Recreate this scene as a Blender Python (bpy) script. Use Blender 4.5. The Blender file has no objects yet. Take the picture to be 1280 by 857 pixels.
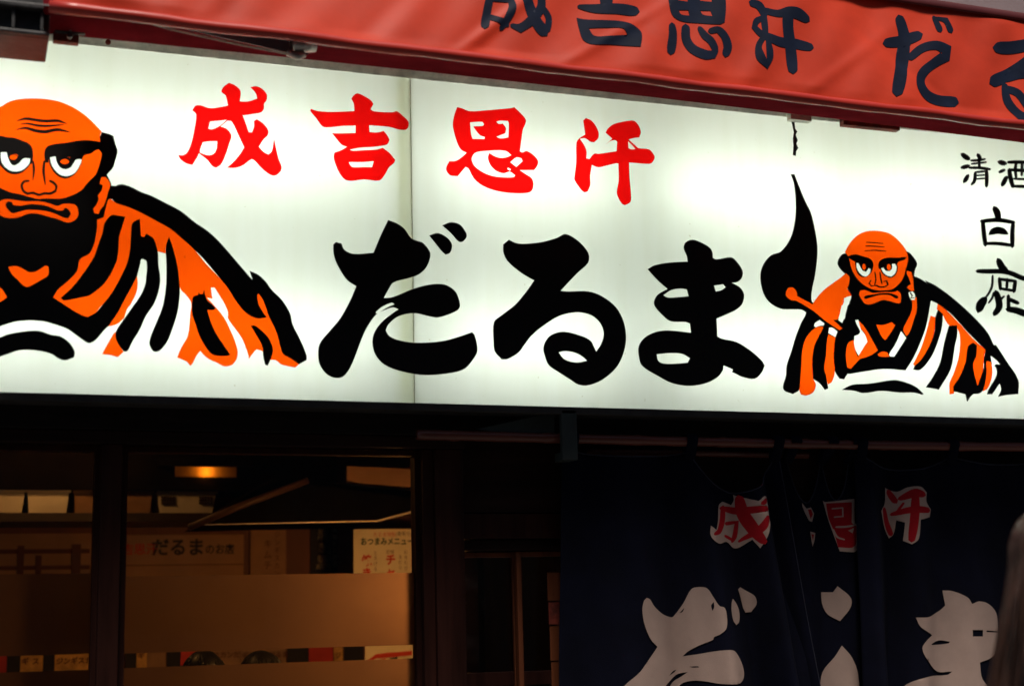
import bpy, bmesh, math, random
import numpy as np
from mathutils import Vector, Matrix
from mathutils.geometry import delaunay_2d_cdt
R_ = math.radians
random.seed(7)
sc = bpy.context.scene
COL = sc.collection

# ------------------------------------------------------------------ camera
FPX, IW, IH = 1870.0, 1280, 857
YAW, PIT, ROL = R_(20.2), R_(10.6), R_(1.5)
CAM = np.array([0.0, -4.55, 1.5])
_F = np.array([math.sin(YAW)*math.cos(PIT), math.cos(YAW)*math.cos(PIT), math.sin(PIT)])
_R0 = np.array([math.cos(YAW), -math.sin(YAW), 0.0]); _U0 = np.cross(_R0, _F)
_U = _U0*math.cos(ROL) + _R0*math.sin(ROL)
_R = _R0*math.cos(ROL) - _U0*math.sin(ROL)
cd = bpy.data.cameras.new('camera'); cam = bpy.data.objects.new('camera', cd); COL.objects.link(cam)
M = Matrix(((_R[0], _U[0], -_F[0], CAM[0]), (_R[1], _U[1], -_F[1], CAM[1]), (_R[2], _U[2], -_F[2], CAM[2]), (0, 0, 0, 1)))
cam.matrix_world = M
cd.sensor_width = 36.0; cd.lens = 36.0*FPX/IW; cd.clip_end = 3000; cd.clip_start = 0.05
cd.dof.use_dof = True; cd.dof.focus_distance = 5.1; cd.dof.aperture_fstop = 1.5
sc.camera = cam

# ------------------------------------------------------------------ world, sun, exposure
SUN_EL, SUN_AZ = R_(68), R_(15)      # azimuth measured from -Y (the street side) towards -X
wd = bpy.data.worlds.new('World'); sc.world = wd; wd.use_nodes = True
nt = wd.node_tree; bg = nt.nodes['Background']
sky = nt.nodes.new('ShaderNodeTexSky'); sky.sky_type = 'NISHITA'; sky.sun_disc = False
sky.sun_elevation = SUN_EL; sky.sun_rotation = math.pi + SUN_AZ
nt.links.new(sky.outputs[0], bg.inputs[0]); bg.inputs[1].default_value = 0.05
sl = bpy.data.lights.new('sun', 'SUN'); sun = bpy.data.objects.new('sun', sl); COL.objects.link(sun)
sl.energy = 3.4; sl.angle = R_(12); sl.color = (1.0, 0.90, 0.80)
sdir = Vector((-math.sin(SUN_AZ)*math.cos(SUN_EL), -math.cos(SUN_AZ)*math.cos(SUN_EL), math.sin(SUN_EL)))
sun.rotation_euler = sdir.to_track_quat('Z', 'Y').to_euler(); sun.location = (0, -6, 9)
sc.view_settings.view_transform = 'Standard'; sc.view_settings.look = 'None'
sc.view_settings.exposure = 0.0; sc.view_settings.gamma = 1.0; sc.view_settings.use_curve_mapping = False
sc.render.engine = 'CYCLES'
sc.cycles.use_denoising = True
sc.cycles.max_bounces = 10; sc.cycles.diffuse_bounces = 5; sc.cycles.transparent_max_bounces = 16
sc.cycles.caustics_reflective = False; sc.cycles.caustics_refractive = False
sc.cycles.sample_clamp_indirect = 6.0

# ------------------------------------------------------------------ pixel -> place
def ray(x, y):
    return _R*(x-IW/2)/FPX - _U*(y-IH/2)/FPX + _F
def P(x, y, Y, k=0.0, z0=0.0):
    """point of the plane y = Y + k*(z - z0) seen at photo pixel x, y"""
    d = ray(x, y)
    t = (Y - CAM[1] + k*(CAM[2]-z0))/(d[1] - k*d[2])
    return CAM + d*t
def PX(px, Y, py=700): return float(P(px, py, Y)[0])
def PZ(py, Y, px=330): return float(P(px, py, Y)[2])

# ------------------------------------------------------------------ materials
MATS = {}
def mat(name, col, rough=0.6, var=0.0, vscale=8.0, bump=0.0, bscale=60.0, metal=0.0, coat=0.0, sheen=0.0, stretch=None, col2=None, spec=None):
    m = bpy.data.materials.new(name); m.use_nodes = True
    n = m.node_tree.nodes; l = m.node_tree.links; b = n['Principled BSDF']
    b.inputs['Base Color'].default_value = (*col, 1); b.inputs['Roughness'].default_value = rough
    b.inputs['Metallic'].default_value = metal; b.inputs['Coat Weight'].default_value = coat
    b.inputs['Sheen Weight'].default_value = sheen
    if spec is not None: b.inputs['Specular IOR Level'].default_value = spec
    tc = n.new('ShaderNodeTexCoord'); mp = n.new('ShaderNodeMapping')
    l.new(tc.outputs['Object'], mp.inputs[0])
    if stretch: mp.inputs['Scale'].default_value = stretch
    if var > 0 or col2:
        no = n.new('ShaderNodeTexNoise'); no.inputs['Scale'].default_value = vscale; no.inputs['Detail'].default_value = 6; no.inputs['Roughness'].default_value = 0.65
        l.new(mp.outputs[0], no.inputs[0])
        rp = n.new('ShaderNodeValToRGB'); l.new(no.outputs[0], rp.inputs[0])
        c2 = col2 or tuple(min(1, c*(1+var)) for c in col)
        c1 = tuple(c*(1-var) for c in col) if not col2 else col
        rp.color_ramp.elements[0].position = 0.35; rp.color_ramp.elements[1].position = 0.65
        rp.color_ramp.elements[0].color = (*c1, 1); rp.color_ramp.elements[1].color = (*c2, 1)
        l.new(rp.outputs[0], b.inputs['Base Color'])
        mr = n.new('ShaderNodeMapRange'); mr.inputs[3].default_value = max(0.02, rough-0.12); mr.inputs[4].default_value = min(1, rough+0.12)
        l.new(no.outputs[0], mr.inputs[0]); l.new(mr.outputs[0], b.inputs['Roughness'])
    if bump > 0:
        nb = n.new('ShaderNodeTexNoise'); nb.inputs['Scale'].default_value = bscale; nb.inputs['Detail'].default_value = 4
        l.new(mp.outputs[0], nb.inputs[0])
        bp = n.new('ShaderNodeBump'); bp.inputs['Strength'].default_value = bump; bp.inputs['Distance'].default_value = 0.01
        l.new(nb.outputs[0], bp.inputs['Height']); l.new(bp.outputs[0], b.inputs['Normal'])
    MATS[name] = m
    return m
def nodemat(name, build):
    m = bpy.data.materials.new(name); m.use_nodes = True
    n = m.node_tree.nodes; l = m.node_tree.links
    n.remove(n['Principled BSDF']); out = n['Material Output']
    l.new(build(n, l), out.inputs[0]); MATS[name] = m
    return m
def noise(n, l, scale, lo, hi, c1, c2, stretch=None, detail=5):
    tc = n.new('ShaderNodeTexCoord'); mp = n.new('ShaderNodeMapping'); l.new(tc.outputs['Object'], mp.inputs[0])
    if stretch: mp.inputs['Scale'].default_value = stretch
    no = n.new('ShaderNodeTexNoise'); no.inputs['Scale'].default_value = scale; no.inputs['Detail'].default_value = detail
    l.new(mp.outputs[0], no.inputs[0])
    rp = n.new('ShaderNodeValToRGB'); l.new(no.outputs[0], rp.inputs[0])
    rp.color_ramp.elements[0].position = lo; rp.color_ramp.elements[1].position = hi
    rp.color_ramp.elements[0].color = (*c1, 1); rp.color_ramp.elements[1].color = (*c2, 1)
    return rp.outputs[0]
def b_acrylic(n, l):
    c = noise(n, l, 1.6, 0.3, 0.7, (0.80, 0.86, 0.77), (0.86, 0.90, 0.84))
    st = noise(n, l, 3.0, 0.35, 0.62, (0.972, 0.968, 0.945), (1, 1, 1), stretch=(6, 1, 0.6))
    sp = noise(n, l, 45.0, 0.235, 0.275, (0.75, 0.72, 0.62), (1, 1, 1), detail=2)
    def mul(a_, b_):
        m_ = n.new('ShaderNodeMix'); m_.data_type = 'RGBA'; m_.blend_type = 'MULTIPLY'; m_.inputs[0].default_value = 1.0
        l.new(a_, m_.inputs[6]); l.new(b_, m_.inputs[7]); return m_.outputs[2]
    c = mul(mul(c, st), sp)
    tr = n.new('ShaderNodeBsdfTranslucent'); l.new(c, tr.inputs[0])
    df = n.new('ShaderNodeBsdfDiffuse'); df.inputs[0].default_value = (0.75, 0.78, 0.74, 1)
    mx = n.new('ShaderNodeMixShader'); mx.inputs[0].default_value = 0.72; l.new(df.outputs[0], mx.inputs[1]); l.new(tr.outputs[0], mx.inputs[2])
    gl = n.new('ShaderNodeBsdfGlossy'); gl.inputs['Roughness'].default_value = 0.12
    fr = n.new('ShaderNodeFresnel'); fr.inputs[0].default_value = 1.35
    m2 = n.new('ShaderNodeMixShader'); l.new(fr.outputs[0], m2.inputs[0]); l.new(mx.outputs[0], m2.inputs[1]); l.new(gl.outputs[0], m2.inputs[2])
    return m2.outputs[0]
nodemat('acrylic', b_acrylic)
def film(col, gloss=0.03):
    def f(n, l):
        tr = n.new('ShaderNodeBsdfTransparent'); tr.inputs[0].default_value = (*col, 1)
        gl = n.new('ShaderNodeBsdfGlossy'); gl.inputs['Roughness'].default_value = 0.3
        m = n.new('ShaderNodeMixShader'); m.inputs[0].default_value = gloss
        l.new(tr.outputs[0], m.inputs[1]); l.new(gl.outputs[0], m.inputs[2])
        return m.outputs[0]
    return f
nodemat('red_film', film((0.92, 0.004, 0.004), 0.01))
nodemat('orange_film', film((1.0, 0.082, 0.001), 0.008))
nodemat('seam_film', film((0.36, 0.33, 0.22), 0.0))
nodemat('shadow_film', film((0.80, 0.80, 0.70), 0.0))
mat('black_film', (0.006, 0.005, 0.005), 0.5, spec=0.25)
def b_glass(n, l):
    tr = n.new('ShaderNodeBsdfTransparent'); tr.inputs[0].default_value = (0.93, 0.95, 0.94, 1)
    gl = n.new('ShaderNodeBsdfGlossy'); gl.inputs['Roughness'].default_value = 0.02
    fr = n.new('ShaderNodeFresnel'); fr.inputs[0].default_value = 1.45
    m = n.new('ShaderNodeMixShader'); l.new(fr.outputs[0], m.inputs[0]); l.new(tr.outputs[0], m.inputs[1]); l.new(gl.outputs[0], m.inputs[2])
    return m.outputs[0]
nodemat('glass', b_glass)
def b_frost(n, l):
    c = noise(n, l, 3.0, 0.3, 0.7, (0.22, 0.135, 0.098), (0.29, 0.180, 0.128))
    tr = n.new('ShaderNodeBsdfTranslucent'); l.new(c, tr.inputs[0])
    df = n.new('ShaderNodeBsdfDiffuse'); df.inputs[0].default_value = (0.10, 0.09, 0.09, 1)
    m = n.new('ShaderNodeMixShader'); m.inputs[0].default_value = 0.85; l.new(df.outputs[0], m.inputs[1]); l.new(tr.outputs[0], m.inputs[2])
    tp = n.new('ShaderNodeBsdfTransparent')
    m2 = n.new('ShaderNodeMixShader'); m2.inputs[0].default_value = 0.025; l.new(m.outputs[0], m2.inputs[1]); l.new(tp.outputs[0], m2.inputs[2])
    return m2.outputs[0]
nodemat('frost', b_frost)
def emit(name, col, s):
    def f(n, l):
        e = n.new('ShaderNodeEmission'); e.inputs[0].default_value = (*col, 1); e.inputs[1].default_value = s
        return e.outputs[0]
    return nodemat(name, f)
emit('tube_glow', (0.96, 1.0, 0.93), 15.6)
emit('bulb', (1.0, 0.42, 0.11), 235.0)
emit('bulb_dim', (1.0, 0.42, 0.11), 62.0)
emit('reflection_glow', (1.0, 0.34, 0.03), 45.0)  # emitter for the imitated lamp reflection above the shelf
def b_diff(n, l):
    t = n.new('ShaderNodeBsdfTranslucent'); t.inputs[0].default_value = (0.8, 0.62, 0.35, 1); return t.outputs[0]
nodemat('glow_diffuser', b_diff)
mat('box_white', (0.80, 0.82, 0.78), 0.7)
mat('alu', (0.66, 0.64, 0.56), 0.5, var=0.25, vscale=18, metal=0.1)
mat('sign_steel', (0.03, 0.028, 0.026), 0.6, var=0.4, vscale=12)
mat('vinyl_red', (0.66, 0.050, 0.016), 0.52, var=0.14, vscale=2.0, bump=0.10, bscale=420, spec=0.24)
mat('vinyl_hem', (0.60, 0.045, 0.030), 0.33, var=0.10, vscale=5, spec=0.6)
mat('vinyl_dark', (0.10, 0.008, 0.008), 0.5, var=0.2, vscale=4)
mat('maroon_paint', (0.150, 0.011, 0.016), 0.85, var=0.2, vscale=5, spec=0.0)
mat('navy_print', (0.008, 0.014, 0.034), 0.6, var=0.25, vscale=10, spec=0.10)
mat('arm_paint', (0.085, 0.060, 0.075), 0.5, var=0.2)
mat('cast_metal', (0.45, 0.43, 0.40), 0.35, var=0.4, vscale=40, metal=0.8)
mat('bracket_dark', (0.050, 0.050, 0.052), 0.5, var=0.5, vscale=25, bump=0.1)
mat('rust_red', (0.20, 0.030, 0.016), 0.75, var=0.5, vscale=30, bump=0.3)
mat('upper_wall', (0.30, 0.32, 0.34), 0.85, var=0.1, vscale=3, bump=0.2, bscale=120)
mat('lower_wall', (0.012, 0.009, 0.008), 0.7, var=0.4, vscale=6, stretch=(1, 1, 8), bump=0.15, spec=0.15)
mat('dark_wood', (0.030, 0.009, 0.006), 0.5, var=0.45, vscale=14, stretch=(1, 1, 0.08), bump=0.12, spec=0.15)
mat('header_wood', (0.020, 0.008, 0.006), 0.55, var=0.45, vscale=14, stretch=(0.08, 1, 1), bump=0.12, spec=0.15)
mat('door_wood', (0.20, 0.055, 0.018), 0.5, var=0.35, vscale=18, stretch=(1, 1, 0.06), bump=0.12)
mat('bamboo', (0.16, 0.045, 0.030), 0.35, var=0.35, vscale=12, stretch=(0.1, 1, 1))
mat('bracket_green', (0.030, 0.040, 0.038), 0.55, var=0.3)
mat('noren_cloth', (0.0036, 0.0042, 0.0122), 0.95, var=0.25, vscale=6, bump=0.25, bscale=420, spec=0.1)
mat('noren_hem', (0.020, 0.022, 0.042), 0.9, var=0.3, vscale=40)
mat('noren_white', (0.46, 0.335, 0.285), 0.95, var=0.06, vscale=9, bump=0.25, bscale=420, spec=0.1)
mat('noren_red', (0.40, 0.010, 0.018), 0.95, var=0.12, vscale=12, bump=0.25, bscale=420, spec=0.1)
mat('inner_wall', (0.17, 0.060, 0.030), 0.7, var=0.25, vscale=7, stretch=(1, 1, 0.15))
mat('inner_dark', (0.028, 0.018, 0.014), 0.6, var=0.3)
mat('black_board', (0.007, 0.005, 0.004), 0.7, var=0.3, spec=0.0)  # near-black board tone with slight random variation
mat('inner_ceiling', (0.05, 0.028, 0.018), 0.8, var=0.2)
mat('inner_floor', (0.09, 0.05, 0.035), 0.6, var=0.3)
mat('hood_steel', (0.006, 0.005, 0.004), 0.7, var=0.3, spec=0.0)
mat('duct_brown', (0.07, 0.030, 0.016), 0.6, var=0.3)
mat('hood_edge', (0.55, 0.50, 0.42), 0.4, metal=0.5)
mat('plastic_white', (0.72, 0.68, 0.58), 0.45, var=0.08)
mat('plastic_brown', (0.30, 0.17, 0.09), 0.6, var=0.2)
mat('paper_tan', (0.40, 0.22, 0.12), 0.85, var=0.1)
mat('paper_cream', (0.82, 0.75, 0.56), 0.85, var=0.06)
mat('paper_black', (0.018, 0.014, 0.014), 0.8)
mat('paper_red', (0.60, 0.05, 0.04), 0.8, var=0.15)
mat('paper_gold', (0.72, 0.42, 0.12), 0.8, var=0.25, vscale=30)
mat('ink_black', (0.012, 0.012, 0.012), 0.8)
mat('ink_red', (0.60, 0.04, 0.015), 0.8)
mat('ink_green', (0.03, 0.07, 0.03), 0.8)
mat('ink_pale', (0.42, 0.36, 0.26), 0.8)
mat('ink_brown', (0.12, 0.04, 0.02), 0.8)
mat('asphalt', (0.045, 0.045, 0.047), 0.85, var=0.25, vscale=40, bump=0.4, bscale=200)
mat('paving', (0.11, 0.105, 0.10), 0.8, var=0.2, vscale=20, bump=0.3, bscale=150)
mat('kerb_stone', (0.28, 0.27, 0.26), 0.8, var=0.2, vscale=20)
mat('opp_wall', (0.10, 0.095, 0.09), 0.85, var=0.2, vscale=2, bump=0.2)
mat('opp_glass', (0.02, 0.022, 0.025), 0.15)
mat('skin', (0.55, 0.33, 0.24), 0.55)
mat('hair_brown', (0.006, 0.003, 0.0025), 0.40, vscale=45, spec=0.5, stretch=(1, 1, 0.04), col2=(0.095, 0.046, 0.033))
mat('hair_black', (0.008, 0.007, 0.007), 0.45)
mat('coat', (0.05, 0.035, 0.04), 0.9, var=0.2, vscale=20)
mat('shirt', (0.12, 0.12, 0.14), 0.9, var=0.2, vscale=20)
mat('eye_white', (0.8, 0.78, 0.75), 0.3)
mat('lip', (0.45, 0.14, 0.12), 0.5)

# ------------------------------------------------------------------ mesh helpers
def link(o, parent=None):
    COL.objects.link(o)
    if parent is not None: o.parent = parent
    return o
def tag(o, label=None, cat=None, group=None, kind=None):
    if label: o['label'] = label
    if cat: o['category'] = cat
    if group: o['group'] = group
    if kind: o['kind'] = kind
    return o
def thing(name, label, cat, group=None, loc=(0, 0, 0)):
    o = bpy.data.objects.new(name, None); o.empty_display_size = 0.1; o.location = loc; COL.objects.link(o)
    return tag(o, label, cat, group)
def from_bm(name, bm, m, parent=None, smooth=False):
    me = bpy.data.meshes.new(name); bmesh.ops.recalc_face_normals(bm, faces=bm.faces[:]); bm.to_mesh(me); bm.free()
    if smooth:
        for p in me.polygons: p.use_smooth = True
    me.materials.append(MATS[m])
    o = bpy.data.objects.new(name, me); link(o, parent)
    if parent is not None: o.matrix_parent_inverse = parent_inv(parent)
    return o
def parent_inv(p):
    # every part is authored in world coordinates; only roots carry a location
    return Matrix.Translation(p.location).inverted() if p.parent is None else Matrix.Identity(4)
def bm_box(bm, x0, x1, y0, y1, z0, z1, bev=0.0):
    v = bmesh.ops.create_cube(bm, size=1)['verts']
    for p in v:
        p.co = Vector(((x0+x1)/2 + p.co.x*(x1-x0), (y0+y1)/2 + p.co.y*(y1-y0), (z0+z1)/2 + p.co.z*(z1-z0)))
    if bev > 0:
        es = list({e for p in v for e in p.link_edges})
        bmesh.ops.bevel(bm, geom=es, offset=bev, segments=2, affect='EDGES', profile=0.6)
def box(name, m, x0, x1, y0, y1, z0, z1, parent=None, bev=0.003):
    bm = bmesh.new(); bm_box(bm, x0, x1, y0, y1, z0, z1, bev)
    return from_bm(name, bm, m, parent)
def prism(name, m, pts, parent=None):
    """pts: list of rings (each a list of 3D points, same length); closed solid"""
    bm = bmesh.new(); rings = [[bm.verts.new(Vector(p)) for p in r] for r in pts]
    for a, b in zip(rings[:-1], rings[1:]):
        n = len(a)
        for i in range(n): bm.faces.new((a[i], a[(i+1) % n], b[(i+1) % n], b[i]))
    bm.faces.new(rings[0]); bm.faces.new(rings[-1])
    return from_bm(name, bm, m, parent)
def tube_bm(bm, path, rad, seg=10):
    path = [Vector(p) for p in path]; rings = []
    if not hasattr(rad, '__len__'): rad = [rad]*len(path)
    up = Vector((0.31, 0.17, 0.93))
    for i, p in enumerate(path):
        t = (path[min(i+1, len(path)-1)] - path[max(i-1, 0)]).normalized()
        a = t.cross(up)
        if a.length < 1e-3: a = t.cross(Vector((1, 0, 0)))
        a.normalize(); b = t.cross(a)
        rings.append([bm.verts.new(p + (a*math.cos(2*math.pi*k/seg) + b*math.sin(2*math.pi*k/seg))*rad[i]) for k in range(seg)])
    for r, s in zip(rings[:-1], rings[1:]):
        for k in range(seg): bm.faces.new((r[k], r[(k+1) % seg], s[(k+1) % seg], s[k]))
    bm.faces.new(rings[0]); bm.faces.new(rings[-1][::-1])
def tube(name, m, path, rad, parent=None, seg=12):
    bm = bmesh.new(); tube_bm(bm, path, rad, seg)
    o = from_bm(name, bm, m, parent, True)
    return o
def sheet(name, m, fn, nu, nv, parent=None, thick=0.0):
    """grid sheet fn(u,v)->point"""
    bm = bmesh.new()
    g = [[bm.verts.new(Vector(fn(i/nu, j/nv))) for i in range(nu+1)] for j in range(nv+1)]
    for j in range(nv):
        for i in range(nu): bm.faces.new((g[j][i], g[j][i+1], g[j+1][i+1], g[j+1][i]))
    o = from_bm(name, bm, m, parent, True)
    if thick:
        md = o.modifiers.new('thickness', 'SOLIDIFY'); md.thickness = thick; md.offset = 0
    return o

# ------------------------------------------------------------------ outlines traced as layered shapes
def smooth(pts, sub=4, corner=52):
    pts = [np.array(p, float) for p in pts]; n = len(pts); out = []
    cor = []
    for i in range(n):
        a = pts[i]-pts[i-1]; b = pts[(i+1) % n]-pts[i]
        c = np.dot(a, b)/(np.linalg.norm(a)*np.linalg.norm(b)+1e-9)
        cor.append(c < math.cos(math.radians(corner)))
    for i in range(n):
        p0, p1, p2, p3 = pts[i-1], pts[i], pts[(i+1) % n], pts[(i+2) % n]
        d = np.linalg.norm(p2-p1)
        t1 = (p2-p1) if cor[i] else (p2-p0)/(np.linalg.norm(p2-p1)+np.linalg.norm(p1-p0)+1e-9)*d
        t2 = (p2-p1) if cor[(i+1) % n] else (p3-p1)/(np.linalg.norm(p3-p2)+np.linalg.norm(p2-p1)+1e-9)*d
        out.append(p1)
        for k in range(1, sub):
            t = k/sub
            out.append((2*t**3-3*t**2+1)*p1 + (t**3-2*t**2+t)*t1 + (-2*t**3+3*t**2)*p2 + (t**3-t**2)*t2)
    return np.array(out)
def stroke(pts, w, taper=0.75):
    """brush stroke outline along a polyline"""
    p = [np.array(q, float) for q in pts]; L = []; Rr = []; n = len(p)
    for i in range(n):
        t = p[min(i+1, n-1)]-p[max(i-1, 0)]; t = t/(np.linalg.norm(t)+1e-9); nn = np.array((-t[1], t[0]))
        ww = (w[i] if hasattr(w, '__len__') else w)/2
        if i in (0, n-1): ww *= taper
        L.append(p[i]+nn*ww); Rr.append(p[i]-nn*ww)
    t0 = p[0]-p[1]; t0 /= np.linalg.norm(t0)+1e-9; t1 = p[-1]-p[-2]; t1 /= np.linalg.norm(t1)+1e-9
    w0 = (w[0] if hasattr(w, '__len__') else w)*0.4; w1 = (w[-1] if hasattr(w, '__len__') else w)*0.4
    return L + [p[-1]+t1*w1] + Rr[::-1] + [p[0]+t0*w0]
def ell(cx, cy, rx, ry, n=14):
    return [(cx+rx*math.cos(2*math.pi*i/n), cy+ry*math.sin(2*math.pi*i/n)) for i in range(n)]
def fr(x0, y0, s):
    def f(pts): return [(x0+a/s, y0+b/s) for a, b in pts]
    return f
def inside(poly, q):
    x, y = q[:, 0], q[:, 1]; r = np.zeros(len(q), bool); x1, y1 = poly[-1]
    for x2, y2 in poly:
        c = ((y2 > y) != (y1 > y))
        if y1 != y2: r ^= c & (x < (x1-x2)*(y-y2)/(y1-y2) + x2)
        x1, y1 = x2, y2
    return r
def arrange(layers, grid=0.0):
    """painter's order: returns {colour: (verts2d, tris)} for the topmost colour of every triangle"""
    vs, es, polys = [], [], []
    for c, pts, *o in layers:
        q = smooth(pts) if not o else np.array(pts, float)
        polys.append((c, q)); b = len(vs); n = len(q)
        vs += [Vector((float(a[0]), float(a[1]))) for a in q]
        es += [(b+i, b+(i+1) % n) for i in range(n)]
    if grid:
        allp = np.array([tuple(v) for v in vs]); lo, hi = allp.min(0), allp.max(0)
        gx = np.arange(lo[0], hi[0], grid); gy = np.arange(lo[1], hi[1], grid)
        q = np.array([(a+0.13*grid*((j % 2)), b) for j, b in enumerate(gy) for a in gx])
        keep = np.zeros(len(q), bool)
        for c, pl in polys: keep |= inside(pl, q)
        vs += [Vector((float(a), float(b))) for a, b in q[keep]]
    v2, _, f2, *_ = delaunay_2d_cdt(vs, es, [], 0, 1e-4, False)
    V = np.array([tuple(v) for v in v2]); Fc = np.array([tuple(f) for f in f2 if len(f) == 3])
    cen = V[Fc].mean(1); colr = np.full(len(Fc), '.', dtype='<U1')
    for c, pl in polys:
        colr[inside(pl, cen)] = c
    out = {}
    for c in set(colr.tolist()) - {'.', 'W'}: out[c] = Fc[colr == c]
    return V, out
def print_mesh(name, V, F, to3d, m, parent, back=None):
    used = np.unique(F); idx = {int(u): i for i, u in enumerate(used)}
    vv = [tuple(to3d(V[u][0], V[u][1])) for u in used]; ff = [tuple(idx[int(a)] for a in t) for t in F]
    if back:
        cnt = {}
        for t in ff:
            for i in range(3):
                e = (t[i], t[(i+1) % 3]); k = tuple(sorted(e)); cnt.setdefault(k, []).append(e)
        bmap = {}
        for k, e in cnt.items():
            if len(e) == 1:
                for q in e[0]:
                    if q not in bmap:
                        bmap[q] = len(vv); a = vv[q]; vv.append((a[0], a[1]+back, a[2]))
                a, b = e[0]; ff.append((b, a, bmap[a], bmap[b]))
    me = bpy.data.meshes.new(name); me.from_pydata(vv, [], ff); me.validate(); me.update()
    me.materials.append(MATS[m])
    o = bpy.data.objects.new(name, me); link(o, parent)
    if parent is not None: o.matrix_parent_inverse = parent_inv(parent)
    return o
def text_mesh(name, txt, size, m, loc, parent, sx=1.0, vertical=False, bold=0.0, gap=1.1):
    """flat lettering facing the street (-Y); loc = left/top start"""
    cu = bpy.data.curves.new(name, 'FONT'); cu.body = '\n'.join(txt) if vertical else txt
    cu.size = size; cu.offset = bold; cu.align_x = 'LEFT'; cu.align_y = 'TOP'; cu.resolution_u = 2
    if vertical: cu.space_line = gap
    t = bpy.data.objects.new(name, cu); COL.objects.link(t)
    dg = bpy.context.evaluated_depsgraph_get(); me = bpy.data.meshes.new_from_object(t.evaluated_get(dg))
    bpy.data.objects.remove(t)
    me.transform(Matrix.Translation(Vector(loc)) @ Matrix.Rotation(R_(90), 4, 'X') @ Matrix.Scale(sx, 4, (1, 0, 0)))
    me.materials.clear(); me.materials.append(MATS[m])
    o = bpy.data.objects.new(name, me); link(o, parent)
    if parent is not None: o.matrix_parent_inverse = parent_inv(parent)
    return o

# ================================================================== SETTING
bm = bmesh.new(); bm_box(bm, -400, 400, -400, 400, -0.2, 0.0); tag(from_bm('ground', bm, 'asphalt'), kind='structure')
pv = tag(box('pavement', 'paving', -12, 14, -2.4, 0.35, 0.004, 0.12), kind='structure')
tag(box('kerb', 'kerb_stone', -12, 14, -2.54, -2.4, 0.004, 0.125), kind='structure')
# the building across the narrow street (behind the camera): it keeps the low sky off the shop front
opp = thing('street_building', 'plain grey building across the street facing the restaurant', 'building', loc=(1, -11, 0))
box('wall', 'opp_wall', -14, 18, -19, -11.0, 0, 13.5, opp)
bx_ = bmesh.new(); bm_box(bx_, -1.0, 1.0, -0.03, 0.03, -0.7, 0.7, 0.01)
wm = bpy.data.meshes.new('window'); bx_.to_mesh(wm); bx_.free(); wm.materials.append(MATS['opp_glass'])
for i in range(9):
    for j in range(4):
        w = bpy.data.objects.new('window', wm); link(w, opp); w.matrix_parent_inverse = parent_inv(opp)
        w.location = (-12.0+i*3.5, -10.98, 2.2+j*3.1)

# ================================================================== RESTAURANT FRONT
XL, XR = -3.0, 6.0
SZ0, SZ1 = 2.196, 3.291                    # lightbox bottom and top
SXL, SXR = float(P(-345, 300, 0)[0]), float(P(1345, 350, 0)[0])
SEAM = 1.3375
front = thing('restaurant_building', 'dark timber restaurant front with grey upper wall behind the red awning', 'building', loc=(1.5, 0.3, 0))
box('upper_wall', 'upper_wall', XL, XR, 0.26, 0.5, 2.21, 9.0, front)
YF = 0.10                                   # front face of the timber frame
zlin = PZ(541, YF); zhd = PZ(557, YF)
box('lintel', 'lower_wall', XL, XR, 0.075, 0.26, zlin, 2.19, front)
box('header', 'header_wood', XL, PX(583, YF), YF-0.012, 0.24, zhd, zlin-0.002, front)
WX1 = PX(514.5, 0.185)+0.016; WX0 = PX(114, 0.185)+0.016
for (a, b, yy) in ((WX0+0.0005, PX(150, YF), -0.004), (WX1+0.0005, PX(544, YF), 0.004), (PX(544.5, YF), PX(580, YF), -0.01)):
    box('post', 'dark_wood', a, b, YF+yy, 0.23, 0.12, zhd-0.002, front)
box('post', 'dark_wood', -1.05, -0.93, YF, 0.23, 0.12, zhd-0.002, front)
box('sill', 'header_wood', XL, PX(581, YF), YF-0.03, 0.24, 0.78, 0.86, front)
box('dado_wall', 'lower_wall', XL, PX(581, YF)-0.004, YF+0.02, 0.22, 0.12, 0.778, front)
box('side_wall', 'lower_wall', XL, -1.052, YF+0.03, 0.24, 0.862, zhd-0.004, front)
# door bay behind the noren
DX0, DX1 = PX(583, YF), 4.6
ztr = PZ(640, YF, 640); ztr2 = PZ(672, YF, 640); zdr = PZ(688, YF, 640)
box('transom_board', 'header_wood', DX0, DX1, 0.13, 0.24, ztr, zlin-0.004, front)
box('transom_rail', 'door_wood', DX0, DX1, 0.118, 0.25, ztr2, ztr-0.003, front).data.materials[0] = MATS['dark_wood']
box('transom_lip', 'header_wood', DX0, DX1, 0.135, 0.24, zdr+0.004, ztr2-0.003, front)
box('end_wall', 'lower_wall', DX1+0.002, XR, 0.11, 0.25, 0.12, zlin-0.004, front)

def window(x0, x1, z0, z1, y, bands, label):
    """a fixed light: slim frame, glass pane and frosted film bands"""
    fw = 0.016; bm = bmesh.new()
    bm_box(bm, x0, x0+fw, y-0.02, y+0.03, z0, z1); bm_box(bm, x1-fw, x1, y-0.02, y+0.03, z0, z1)
    bm_box(bm, x0+fw, x1-fw, y-0.018, y+0.028, z1-fw, z1); bm_box(bm, x0+fw, x1-fw, y-0.018, y+0.028, z0, z0+fw)
    w = from_bm('window', bm, 'dark_wood', front); w['label'] = label
    box('pane', 'glass', x0+fw, x1-fw, y, y+0.005, z0+fw, z1-fw, w, bev=0)
    for (a, b) in bands:
        bm = bmesh.new(); p = [(x0+fw, a), (x1-fw, a), (x1-fw, b), (x0+fw, b)]
        bm.faces.new([bm.verts.new((q[0], y+0.008, q[1])) for q in p]); from_bm('frosted_film', bm, 'frost', w)
    return w
YG = 0.155
zf1 = PZ(717.5, YG); zf2 = PZ(811, YG); zf3 = PZ(828.5, YG)
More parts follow.
